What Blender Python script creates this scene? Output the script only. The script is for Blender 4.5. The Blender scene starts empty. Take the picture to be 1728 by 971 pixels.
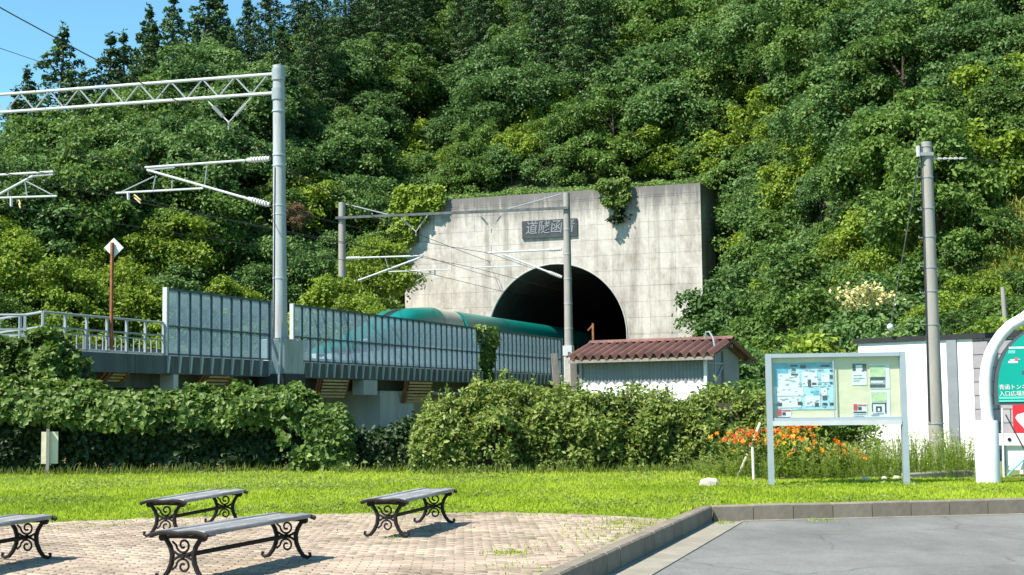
import bpy, math, random
import numpy as np
from mathutils import Matrix, Vector, noise as mnoise

random.seed(7)
RNG = np.random.default_rng(7)
scene = bpy.context.scene
COL = scene.collection
PI = math.pi

# ------------------------------------------------------------------ camera
F_PX, CAM_H = 2400.0, 1.5
PITCH = math.atan((685 - 485.5) / F_PX)
ROLL = math.radians(-0.7)
cam_data = bpy.data.cameras.new('camera')
cam_data.sensor_width = 36.0
cam_data.lens = 36.0 * F_PX / 1728.0
cam_data.clip_start = 0.1
cam_data.clip_end = 5000
cam = bpy.data.objects.new('camera', cam_data)
COL.objects.link(cam)
CAM_R = Matrix.Rotation(PI / 2 + PITCH, 3, 'X') @ Matrix.Rotation(ROLL, 3, 'Z')
cam.matrix_world = Matrix.Translation((0, 0, CAM_H)) @ CAM_R.to_4x4()
scene.camera = cam

# ------------------------------------------------------------------ sky, sun, exposure
SUN_VEC = Vector((-0.50, -0.36, 0.84)).normalized()
SUN_EL = math.asin(SUN_VEC.z)
world = bpy.data.worlds.new('World')
scene.world = world
world.use_nodes = True
wn = world.node_tree
bg = wn.nodes['Background']
sky = wn.nodes.new('ShaderNodeTexSky')
sky.sky_type = 'NISHITA'
sky.sun_disc = False
sky.sun_elevation = SUN_EL
sky.sun_rotation = math.atan2(SUN_VEC.x, SUN_VEC.y)
sky.altitude = 50
sky.air_density = 1.0
sky.dust_density = 0.0
sky.ozone_density = 0.5
tint = wn.nodes.new('ShaderNodeMixRGB'); tint.blend_type = 'MULTIPLY'; tint.inputs[0].default_value = 1.0
tint.inputs[2].default_value = (0.64, 1.02, 1.05, 1)
wn.links.new(sky.outputs[0], tint.inputs[1])
wn.links.new(tint.outputs[0], bg.inputs[0])
bg.inputs[1].default_value = 0.10
sun_d = bpy.data.lights.new('sun', 'SUN')
sun_d.energy = 5.0
sun_d.angle = math.radians(0.53)
sun_d.color = (1.0, 0.94, 0.83)
sun = bpy.data.objects.new('sun', sun_d)
COL.objects.link(sun)
sun.rotation_euler = SUN_VEC.to_track_quat('Z', 'Y').to_euler()
vs = scene.view_settings
vs.view_transform = 'Standard'
vs.look = 'None'
vs.gamma = 1
vs.use_curve_mapping = False
vs.exposure = 1.0
scene.cycles.max_bounces = 6
scene.cycles.transparent_max_bounces = 12

# ------------------------------------------------------------------ pixel -> place helpers
def ray(u, v):
    return CAM_R @ Vector(((u - 864) / F_PX, -(v - 485.5) / F_PX, -1))
def at(u, v, Y):
    d = ray(u, v)
    return Vector((0, 0, CAM_H)) + d * (Y / d.y)
def gp(u, v, z=0.0):
    d = ray(u, v)
    return Vector((0, 0, CAM_H)) + d * ((z - CAM_H) / d.z)
def proj(p):
    c = CAM_R.transposed() @ (Vector(p) - Vector((0, 0, CAM_H)))
    if c.z > -0.01:
        return None
    return 864 + F_PX * c.x / -c.z, 485.5 - F_PX * c.y / -c.z
# track frame: s to the right across the track, t into the tunnel, portal face at t = 0
TA = math.radians(20.0)
TD = Vector((math.sin(TA), math.cos(TA), 0))
TN = Vector((math.cos(TA), -math.sin(TA), 0))
TC = at(939, 560, 98.0); TC.z = 0
TROT = -TA
def W(s, t, z=0.0):
    p = TC + TN * s + TD * t
    return Vector((p.x, p.y, z))
def ST(p):
    q = Vector((p[0], p[1], 0)) - TC
    return q.dot(TN), q.dot(TD)
def hit(u, v, p0, n):
    d = ray(u, v); o = Vector((0, 0, CAM_H))
    return o + d * ((Vector(p0) - o).dot(n) / d.dot(n))
def on_s(u, v, s):            # pixel on the vertical plane s = const -> (t, z)
    p = hit(u, v, W(s, 0), TN)
    return ST(p)[1], p.z
def on_t(u, v, t):            # pixel on the vertical plane t = const -> (s, z)
    p = hit(u, v, W(0, t), TD)
    return ST(p)[0], p.z

# ------------------------------------------------------------------ materials
MATS = {}
def new_mat(name):
    m = bpy.data.materials.new(name)
    m.use_nodes = True
    MATS[name] = m
    nt = m.node_tree
    return m, nt, nt.nodes['Principled BSDF']
def N(nt, t, **kw):
    n = nt.nodes.new(t)
    for k, v in kw.items():
        setattr(n, k, v)
    return n
def ramp(nt, stops):
    r = N(nt, 'ShaderNodeValToRGB')
    el = r.color_ramp.elements
    while len(el) < len(stops):
        el.new(0.5)
    for e, (p, c) in zip(el, stops):
        e.position = p
        e.color = (c[0], c[1], c[2], 1)
    return r
def surf(name, col, rough=0.6, var=0.2, scale=4.0, metal=0.0, bump=0.0, bscale=40.0, stretch=(1, 1, 1), dirt=None, dirt_amt=0.5, spec=0.4, rand=0.0):
    m, nt, b = new_mat(name)
    tc = N(nt, 'ShaderNodeTexCoord')
    mp = N(nt, 'ShaderNodeMapping')
    mp.inputs['Scale'].default_value = stretch
    nt.links.new(tc.outputs['Object'], mp.inputs[0])
    nz = N(nt, 'ShaderNodeTexNoise')
    nz.inputs['Scale'].default_value = scale
    nz.inputs['Detail'].default_value = 6
    nz.inputs['Roughness'].default_value = 0.65
    nt.links.new(mp.outputs[0], nz.inputs['Vector'])
    lo = [c * (1 - var) for c in col]; hi = [min(1, c * (1 + var)) for c in col]
    r = ramp(nt, [(0.32, lo), (0.68, hi)])
    nt.links.new(nz.outputs[0], r.inputs[0])
    out = r.outputs[0]
    if dirt:
        n2 = N(nt, 'ShaderNodeTexNoise')
        n2.inputs['Scale'].default_value = scale * 0.45
        n2.inputs['Detail'].default_value = 8
        n2.inputs['Roughness'].default_value = 0.7
        nt.links.new(mp.outputs[0], n2.inputs['Vector'])
        r2 = ramp(nt, [(0.48, (0, 0, 0)), (0.66, (dirt_amt,) * 3)])
        nt.links.new(n2.outputs[0], r2.inputs[0])
        mx = N(nt, 'ShaderNodeMixRGB')
        mx.inputs[2].default_value = (*dirt, 1)
        nt.links.new(r2.outputs[0], mx.inputs[0])
        nt.links.new(out, mx.inputs[1])
        out = mx.outputs[0]
    if rand:
        oi = N(nt, 'ShaderNodeObjectInfo')
        mr = N(nt, 'ShaderNodeMapRange')
        mr.inputs[3].default_value = 1 - rand; mr.inputs[4].default_value = 1 + rand
        nt.links.new(oi.outputs['Random'], mr.inputs[0])
        mm = N(nt, 'ShaderNodeMixRGB', blend_type='MULTIPLY')
        mm.inputs[0].default_value = 1
        nt.links.new(out, mm.inputs[1]); nt.links.new(mr.outputs[0], mm.inputs[2])
        out = mm.outputs[0]
    nt.links.new(out, b.inputs['Base Color'])
    b.inputs['Roughness'].default_value = rough
    b.inputs['Metallic'].default_value = metal
    b.inputs['Specular IOR Level'].default_value = spec
    if bump:
        n3 = N(nt, 'ShaderNodeTexNoise')
        n3.inputs['Scale'].default_value = bscale
        n3.inputs['Detail'].default_value = 4
        nt.links.new(tc.outputs['Object'], n3.inputs['Vector'])
        bp = N(nt, 'ShaderNodeBump')
        bp.inputs['Strength'].default_value = bump
        bp.inputs['Distance'].default_value = 0.02
        nt.links.new(n3.outputs[0], bp.inputs['Height'])
        nt.links.new(bp.outputs[0], b.inputs['Normal'])
    return m
def leaf_mat(name, dark, mid, light, trans=0.3, rough=0.5, orand=0.22, spec=0.28):
    m, nt, b = new_mat(name)
    a = N(nt, 'ShaderNodeAttribute'); a.attribute_name = 'tint'
    oi = N(nt, 'ShaderNodeObjectInfo')
    mr = N(nt, 'ShaderNodeMapRange')
    mr.inputs[3].default_value = -orand; mr.inputs[4].default_value = orand
    nt.links.new(oi.outputs['Random'], mr.inputs[0])
    ad = N(nt, 'ShaderNodeMath', operation='ADD'); ad.use_clamp = True
    nt.links.new(a.outputs['Fac'], ad.inputs[0]); nt.links.new(mr.outputs[0], ad.inputs[1])
    r = ramp(nt, [(0.0, dark), (0.5, mid), (1.0, light)])
    nt.links.new(ad.outputs[0], r.inputs[0])
    nt.links.new(r.outputs[0], b.inputs['Base Color'])
    b.inputs['Roughness'].default_value = rough
    b.inputs['Specular IOR Level'].default_value = spec
    tr = N(nt, 'ShaderNodeBsdfTranslucent')
    nt.links.new(r.outputs[0], tr.inputs[0])
    mx = N(nt, 'ShaderNodeMixShader'); mx.inputs[0].default_value = trans
    nt.links.new(b.outputs[0], mx.inputs[1]); nt.links.new(tr.outputs[0], mx.inputs[2])
    nt.links.new(mx.outputs[0], nt.nodes['Material Output'].inputs[0])
    return m

def asphalt_mat():
    m, nt, b = new_mat('asphalt')
    tc = N(nt, 'ShaderNodeTexCoord')
    def nz(sc, det, st=(1, 1, 1)):
        mp = N(nt, 'ShaderNodeMapping'); mp.inputs['Scale'].default_value = st
        nt.links.new(tc.outputs['Object'], mp.inputs[0])
        n = N(nt, 'ShaderNodeTexNoise'); n.inputs['Scale'].default_value = sc; n.inputs['Detail'].default_value = det; n.inputs['Roughness'].default_value = 0.7
        nt.links.new(mp.outputs[0], n.inputs['Vector']); return n.outputs[0]
    r0 = ramp(nt, [(0.3, (0.125, 0.126, 0.122)), (0.7, (0.205, 0.205, 0.196))]); nt.links.new(nz(38, 3), r0.inputs[0])
    out = r0.outputs[0]
    for f, stops in ((nz(0.35, 7), [(0.35, (0.74, 0.74, 0.73)), (0.6, (1.05, 1.05, 1.04))]), (nz(1.7, 8, (1, 0.35, 1)), [(0.35, (0.84, 0.84, 0.83)), (0.62, (1.06, 1.06, 1.05))])):
        rr = ramp(nt, stops); nt.links.new(f, rr.inputs[0])
        mm = N(nt, 'ShaderNodeMixRGB', blend_type='MULTIPLY'); mm.inputs[0].default_value = 1
        nt.links.new(out, mm.inputs[1]); nt.links.new(rr.outputs[0], mm.inputs[2]); out = mm.outputs[0]
    vo = N(nt, 'ShaderNodeTexVoronoi'); vo.feature = 'DISTANCE_TO_EDGE'; vo.inputs['Scale'].default_value = 0.42
    wp = N(nt, 'ShaderNodeMixRGB'); wp.inputs[0].default_value = 0.25
    nzc = N(nt, 'ShaderNodeTexNoise'); nzc.inputs['Scale'].default_value = 1.4
    nt.links.new(tc.outputs['Object'], nzc.inputs['Vector']); nt.links.new(tc.outputs['Object'], wp.inputs[1]); nt.links.new(nzc.outputs['Color'], wp.inputs[2])
    nt.links.new(wp.outputs[0], vo.inputs['Vector'])
    rc = ramp(nt, [(0.0, (0.62, 0.62, 0.62)), (0.006, (1, 1, 1))]); nt.links.new(vo.outputs['Distance'], rc.inputs[0])
    mm = N(nt, 'ShaderNodeMixRGB', blend_type='MULTIPLY'); mm.inputs[0].default_value = 1
    nt.links.new(out, mm.inputs[1]); nt.links.new(rc.outputs[0], mm.inputs[2])
    nt.links.new(mm.outputs[0], b.inputs['Base Color']); b.inputs['Roughness'].default_value = 0.95
asphalt_mat()
surf('soil', (0.12, 0.15, 0.035), 0.95, 0.4, 2.0, bump=0.4)
surf('base_earth', (0.08, 0.09, 0.04), 0.95, 0.3, 0.3)
surf('forest_floor', (0.018, 0.032, 0.008), 0.95, 0.6, 1.5, bump=1.0, bscale=3)
surf('kerb_stone', (0.19, 0.165, 0.13), 0.9, 0.25, 5, bump=0.5, bscale=70, dirt=(0.16, 0.13, 0.09), dirt_amt=0.7, rand=0.12)
surf('gutter', (0.255, 0.235, 0.195), 0.9, 0.2, 3, bump=0.4, bscale=90, dirt=(0.2, 0.19, 0.13), dirt_amt=0.5)
surf('sand', (0.28, 0.235, 0.175), 0.95, 0.3, 6)
surf('steel_grey', (0.42, 0.47, 0.5), 0.5, 0.12, 6, metal=0.3)
surf('frame_blue', (0.075, 0.11, 0.13), 0.5, 0.2, 3, metal=0.1, dirt=(0.05, 0.07, 0.08), dirt_amt=0.5)
surf('girder', (0.09, 0.105, 0.11), 0.85, 0.3, 1.5, stretch=(1.5, 1.5, 0.25), dirt=(0.05, 0.055, 0.055), dirt_amt=0.8)
surf('galv', (0.31, 0.34, 0.355), 0.45, 0.1, 5, metal=0.25)
surf('galv_white', (0.47, 0.49, 0.50), 0.45, 0.06, 5)
surf('pole_concrete', (0.29, 0.275, 0.25), 0.85, 0.16, 3, bump=0.2, stretch=(2, 2, 0.3), dirt=(0.27, 0.27, 0.26), dirt_amt=0.6)
surf('pole_light', (0.36, 0.39, 0.40), 0.6, 0.12, 3, stretch=(2, 2, 0.3), dirt=(0.23, 0.24, 0.24), dirt_amt=0.7)
surf('concrete', (0.42, 0.42, 0.40), 0.9, 0.15, 1.2, bump=0.2, stretch=(1, 1, 0.4), dirt=(0.25, 0.25, 0.24), dirt_amt=0.5)
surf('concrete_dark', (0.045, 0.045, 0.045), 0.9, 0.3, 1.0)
surf('ballast', (0.2, 0.18, 0.16), 0.95, 0.3, 8)
surf('rust', (0.26, 0.10, 0.045), 0.85, 0.35, 6, dirt=(0.12, 0.05, 0.03))
surf('rust_pale_sunlit', (0.52, 0.37, 0.21), 0.9, 0.3, 6, dirt=(0.2, 0.1, 0.05))  # pale rust; sun on the slats under the deck put into the colour
surf('black_iron', (0.014, 0.011, 0.011), 0.6, 0.3, 12, spec=0.25)
surf('bench_wood', (0.20, 0.20, 0.20), 0.6, 0.25, 9, stretch=(6, 0.6, 6), bump=0.25, bscale=30, dirt=(0.42, 0.42, 0.42), dirt_amt=0.75, rand=0.15)
surf('white_paint', (0.72, 0.72, 0.73), 0.5, 0.04, 3)
surf('white_wall', (0.84, 0.84, 0.83), 0.8, 0.03, 1.0, stretch=(1, 1, 0.3))
surf('grey_wall', (0.20, 0.22, 0.24), 0.8, 0.1, 2)
surf('block_wall', (0.30, 0.28, 0.30), 0.85, 0.12, 3, rand=0.1)
surf('mortar', (0.13, 0.12, 0.13), 0.9, 0.1, 3)
surf('roof_black', (0.02, 0.02, 0.022), 0.6, 0.2, 3)
surf('roof_red', (0.165, 0.080, 0.062), 0.75, 0.25, 2.2, dirt=(0.07, 0.042, 0.04), dirt_amt=0.7)
surf('shed_wall', (0.24, 0.255, 0.255), 0.7, 0.12, 2, stretch=(1, 1, 0.3))
surf('shed_wall_plain', (0.26, 0.275, 0.27), 0.7, 0.12, 2)
surf('cork_board', (0.74, 0.67, 0.48), 0.8, 0.08, 2.5, bump=0.5, bscale=5, stretch=(1, 1, 2))
surf('alu', (0.38, 0.43, 0.47), 0.4, 0.06, 4, metal=0.35)
surf('paper_white', (0.78, 0.79, 0.78), 0.7, 0.04, 4)
surf('paper_blue', (0.42, 0.68, 0.82), 0.7, 0.25, 5)
surf('paper_cyan', (0.12, 0.42, 0.58), 0.7, 0.3, 5)
surf('ink', (0.05, 0.07, 0.09), 0.7, 0.4, 20)
surf('ink_grey', (0.33, 0.38, 0.42), 0.7, 0.4, 20)
surf('ink_red', (0.62, 0.10, 0.12), 0.7, 0.2, 12)
surf('ink_green', (0.50, 0.62, 0.36), 0.7, 0.25, 12)
surf('sign_green', (0.0, 0.33, 0.26), 0.4, 0.05, 2)
surf('sign_edge', (0.07, 0.10, 0.11), 0.5, 0.1, 4)
surf('sign_line', (0.15, 0.62, 0.52), 0.5, 0.05, 4)
surf('red_panel', (0.66, 0.03, 0.045), 0.5, 0.1, 3)
surf('plaque', (0.045, 0.05, 0.06), 0.6, 0.3, 3)
surf('plaque_text', (0.22, 0.235, 0.25), 0.7, 0.2, 5)
surf('train_green', (0.0, 0.175, 0.145), 0.3, 0.05, 1, spec=0.6)
surf('train_white', (0.74, 0.76, 0.76), 0.3, 0.04, 1, spec=0.6)
surf('train_pink', (0.62, 0.10, 0.26), 0.3, 0.04, 1)
surf('train_dark', (0.02, 0.025, 0.03), 0.1, 0.1, 2, spec=0.8)
surf('train_roof', (0.42, 0.41, 0.32), 0.6, 0.15, 2)
surf('cable', (0.03, 0.03, 0.035), 0.6, 0.1, 2)
surf('wire_grey', (0.22, 0.23, 0.24), 0.5, 0.1, 2)
surf('insulator', (0.50, 0.50, 0.49), 0.35, 0.1, 8)
surf('bark', (0.075, 0.06, 0.045), 0.95, 0.35, 3, stretch=(3, 3, 0.4), bump=0.5, bscale=12)
surf('stake', (0.66, 0.60, 0.54), 0.8, 0.1, 6)
surf('pale_stone', (0.60, 0.52, 0.44), 0.9, 0.2, 8)
surf('hose', (0.10, 0.45, 0.55), 0.5, 0.1, 8)
surf('wood_old', (0.24, 0.21, 0.18), 0.9, 0.3, 4, stretch=(4, 4, 0.4))

# paver colours: object random for single stones, attribute for the joined ones
def paver_mat():
    m, nt, b = new_mat('paver')
    oi = N(nt, 'ShaderNodeObjectInfo')
    a = N(nt, 'ShaderNodeAttribute'); a.attribute_name = 'tint'
    ad = N(nt, 'ShaderNodeMath', operation='ADD')
    nt.links.new(oi.outputs['Random'], ad.inputs[0]); nt.links.new(a.outputs['Fac'], ad.inputs[1])
    fr = N(nt, 'ShaderNodeMath', operation='FRACT')
    nt.links.new(ad.outputs[0], fr.inputs[0])
    r = ramp(nt, [(0.0, (0.27, 0.215, 0.165)), (0.35, (0.36, 0.285, 0.225)), (0.7, (0.405, 0.335, 0.255)), (1.0, (0.335, 0.245, 0.205))])
    nt.links.new(fr.outputs[0], r.inputs[0])
    tc = N(nt, 'ShaderNodeNewGeometry')
    nz = N(nt, 'ShaderNodeTexNoise'); nz.inputs['Scale'].default_value = 0.9; nz.inputs['Detail'].default_value = 8; nz.inputs['Roughness'].default_value = 0.7
    nt.links.new(tc.outputs['Position'], nz.inputs['Vector'])
    r2 = ramp(nt, [(0.34, (0.50, 0.49, 0.42)), (0.50, (0.92, 0.91, 0.88)), (0.66, (1.10, 1.09, 1.06))])
    nt.links.new(nz.outputs[0], r2.inputs[0])
    mm = N(nt, 'ShaderNodeMixRGB', blend_type='MULTIPLY'); mm.inputs[0].default_value = 1
    nt.links.new(r.outputs[0], mm.inputs[1]); nt.links.new(r2.outputs[0], mm.inputs[2])
    nt.links.new(mm.outputs[0], b.inputs['Base Color'])
    b.inputs['Roughness'].default_value = 0.9
    n3 = N(nt, 'ShaderNodeTexNoise'); n3.inputs['Scale'].default_value = 60
    nt.links.new(tc.outputs['Position'], n3.inputs['Vector'])
    bp = N(nt, 'ShaderNodeBump'); bp.inputs['Strength'].default_value = 0.4; bp.inputs['Distance'].default_value = 0.01
    nt.links.new(n3.outputs[0], bp.inputs['Height']); nt.links.new(bp.outputs[0], b.inputs['Normal'])
paver_mat()

# portal concrete: warm pale grey, formwork tint per panel, dark weathering along the top edge, run-off streaks
def portal_mat():
    m, nt, b = new_mat('portal_concrete')
    tc = N(nt, 'ShaderNodeTexCoord')
    def noise(scale, sc, det=6, rough=0.65):
        mp = N(nt, 'ShaderNodeMapping'); mp.inputs['Scale'].default_value = sc
        nt.links.new(tc.outputs['Object'], mp.inputs[0])
        n = N(nt, 'ShaderNodeTexNoise'); n.inputs['Scale'].default_value = scale
        n.inputs['Detail'].default_value = det; n.inputs['Roughness'].default_value = rough
        nt.links.new(mp.outputs[0], n.inputs['Vector'])
        return n.outputs[0]
    r = ramp(nt, [(0.3, (0.38, 0.355, 0.33)), (0.5, (0.50, 0.475, 0.445)), (0.7, (0.60, 0.575, 0.54))])
    nt.links.new(noise(0.35, (1, 1, 1), 8, 0.75), r.inputs[0])
    col = r.outputs[0]
    def mult(col, fac_socket, stops):
        rr = ramp(nt, stops); nt.links.new(fac_socket, rr.inputs[0])
        mm = N(nt, 'ShaderNodeMixRGB', blend_type='MULTIPLY'); mm.inputs[0].default_value = 1
        nt.links.new(col, mm.inputs[1]); nt.links.new(rr.outputs[0], mm.inputs[2])
        return mm.outputs[0]
    col = mult(col, noise(1.0, (1.3, 1.3, 0.06)), [(0.30, (0.52, 0.49, 0.46)), (0.46, (0.96, 0.95, 0.93)), (0.75, (1.16, 1.16, 1.14))])
    col = mult(col, noise(2.2, (1, 1, 1), 8, 0.8), [(0.3, (0.82, 0.81, 0.80)), (0.6, (1.04, 1.04, 1.04))])
    col = mult(col, noise(0.55, (1.0, 1.0, 0.35), 9, 0.8), [(0.36, (0.62, 0.58, 0.54)), (0.52, (1.0, 0.99, 0.98)), (0.7, (1.08, 1.08, 1.07))])
    # weathering near the top: height plus ragged noise
    sp = N(nt, 'ShaderNodeSeparateXYZ'); nt.links.new(tc.outputs['Object'], sp.inputs[0])
    ns = noise(1.6, (1.2, 1.2, 0.10), 8, 0.8)
    ms = N(nt, 'ShaderNodeMath', operation='MULTIPLY_ADD')
    nt.links.new(ns, ms.inputs[0]); ms.inputs[1].default_value = 5.6
    nt.links.new(sp.outputs['Z'], ms.inputs[2])
    mr = N(nt, 'ShaderNodeMapRange'); mr.inputs[1].default_value = 16.9; mr.inputs[2].default_value = 18.6
    nt.links.new(ms.outputs[0], mr.inputs[0])
    mx = N(nt, 'ShaderNodeMixRGB'); mx.inputs[2].default_value = (0.115, 0.108, 0.108, 1)
    mxf = N(nt, 'ShaderNodeMath', operation='MULTIPLY'); mxf.inputs[1].default_value = 0.85
    nt.links.new(mr.outputs[0], mxf.inputs[0]); nt.links.new(mxf.outputs[0], mx.inputs[0])
    nt.links.new(col, mx.inputs[1])
    oi = N(nt, 'ShaderNodeObjectInfo')
    rr = N(nt, 'ShaderNodeMapRange'); rr.inputs[3].default_value = 0.97; rr.inputs[4].default_value = 1.03
    nt.links.new(oi.outputs['Random'], rr.inputs[0])
    mm = N(nt, 'ShaderNodeMixRGB', blend_type='MULTIPLY'); mm.inputs[0].default_value = 1
    nt.links.new(mx.outputs[0], mm.inputs[1]); nt.links.new(rr.outputs[0], mm.inputs[2])
    nt.links.new(mm.outputs[0], b.inputs['Base Color'])
    b.inputs['Roughness'].default_value = 0.92
portal_mat()

def pane_mat():
    m, nt, b = new_mat('pane')
    tc = N(nt, 'ShaderNodeTexCoord')
    nz = N(nt, 'ShaderNodeTexNoise'); nz.inputs['Scale'].default_value = 1.3; nz.inputs['Detail'].default_value = 6
    nt.links.new(tc.outputs['Object'], nz.inputs['Vector'])
    r = ramp(nt, [(0.3, (0.30, 0.40, 0.46)), (0.7, (0.46, 0.56, 0.62))])
    nt.links.new(nz.outputs[0], r.inputs[0]); nt.links.new(r.outputs[0], b.inputs['Base Color'])
    b.inputs['Roughness'].default_value = 0.35
    tl_ = N(nt, 'ShaderNodeBsdfTranslucent'); nt.links.new(r.outputs[0], tl_.inputs[0])
    m1 = N(nt, 'ShaderNodeMixShader'); m1.inputs[0].default_value = 0.5
    nt.links.new(b.outputs[0], m1.inputs[1]); nt.links.new(tl_.outputs[0], m1.inputs[2])
    tr = N(nt, 'ShaderNodeBsdfTransparent'); tr.inputs[0].default_value = (0.80, 0.90, 0.92, 1)
    mx = N(nt, 'ShaderNodeMixShader')
    r2 = ramp(nt, [(0.3, (0.68,) * 3), (0.7, (0.52,) * 3)])
    nt.links.new(nz.outputs[0], r2.inputs[0]); nt.links.new(r2.outputs[0], mx.inputs[0])
    nt.links.new(m1.outputs[0], mx.inputs[1]); nt.links.new(tr.outputs[0], mx.inputs[2])
    nt.links.new(mx.outputs[0], nt.nodes['Material Output'].inputs[0])
    m2, nt, b = new_mat('clear_glass')
    b.inputs['Base Color'].default_value = (0.8, 0.85, 0.85, 1); b.inputs['Roughness'].default_value = 0.05
    tr = N(nt, 'ShaderNodeBsdfTransparent'); tr.inputs[0].default_value = (0.95, 0.98, 0.98, 1)
    gl = N(nt, 'ShaderNodeBsdfGlossy'); gl.inputs['Roughness'].default_value = 0.03
    lw = N(nt, 'ShaderNodeLayerWeight'); lw.inputs[0].default_value = 0.5
    mr = N(nt, 'ShaderNodeMapRange'); mr.inputs[1].default_value = 0.2; mr.inputs[2].default_value = 1.0; mr.inputs[3].default_value = 0.03; mr.inputs[4].default_value = 0.25
    nt.links.new(lw.outputs['Facing'], mr.inputs[0])
    mx = N(nt, 'ShaderNodeMixShader')
    nt.links.new(mr.outputs[0], mx.inputs[0]); nt.links.new(tr.outputs[0], mx.inputs[1]); nt.links.new(gl.outputs[0], mx.inputs[2])
    nt.links.new(mx.outputs[0], nt.nodes['Material Output'].inputs[0])
pane_mat()

leaf_mat('leaf_broad', (0.050, 0.098, 0.020), (0.125, 0.220, 0.042), (0.230, 0.345, 0.070), orand=0.14, trans=0.38)
leaf_mat('leaf_bright', (0.090, 0.150, 0.016), (0.205, 0.300, 0.030), (0.320, 0.410, 0.050), orand=0.14, trans=0.38)
leaf_mat('leaf_cool', (0.044, 0.094, 0.026), (0.115, 0.215, 0.056), (0.225, 0.340, 0.100), orand=0.14, trans=0.38)
leaf_mat('leaf_conifer', (0.018, 0.044, 0.015), (0.062, 0.122, 0.032), (0.145, 0.215, 0.048), trans=0.15, orand=0.12)
leaf_mat('leaf_vine', (0.034, 0.072, 0.012), (0.110, 0.190, 0.028), (0.270, 0.350, 0.090), trans=0.35, orand=0.05, spec=0.4)
leaf_mat('leaf_vine_dark', (0.008, 0.022, 0.007), (0.022, 0.050, 0.013), (0.055, 0.095, 0.022), trans=0.2, orand=0.05)  # darker copy of the vine leaf, hedge-front shade put into the colour
leaf_mat('leaf_shrub', (0.050, 0.086, 0.014), (0.170, 0.235, 0.038), (0.330, 0.385, 0.090), trans=0.35, orand=0.05, spec=0.35)
leaf_mat('grass_blade', (0.180, 0.270, 0.014), (0.370, 0.500, 0.026), (0.500, 0.590, 0.055), trans=0.5, orand=0.0)
leaf_mat('weed_blade', (0.150, 0.240, 0.022), (0.300, 0.420, 0.060), (0.480, 0.520, 0.190), trans=0.55, orand=0.15)
leaf_mat('hedge_weed', (0.060, 0.095, 0.012), (0.150, 0.210, 0.024), (0.270, 0.290, 0.070), trans=0.45, orand=0.0)
leaf_mat('slope_grass', (0.075, 0.135, 0.012), (0.210, 0.260, 0.030), (0.400, 0.350, 0.100), trans=0.35, orand=0.0)
leaf_mat('petal', (0.50, 0.06, 0.008), (0.82, 0.31, 0.010), (0.88, 0.52, 0.04), trans=0.35, orand=0.25)
leaf_mat('withered', (0.07, 0.045, 0.025), (0.16, 0.105, 0.055), (0.26, 0.18, 0.09), trans=0.2, orand=0.0)
leaf_mat('blossom', (0.45, 0.40, 0.14), (0.65, 0.58, 0.24), (0.75, 0.70, 0.40), trans=0.3, orand=0.1)
leaf_mat('seed_head', (0.20, 0.10, 0.03), (0.42, 0.22, 0.08), (0.55, 0.42, 0.24), trans=0.3, orand=0.2)

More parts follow.
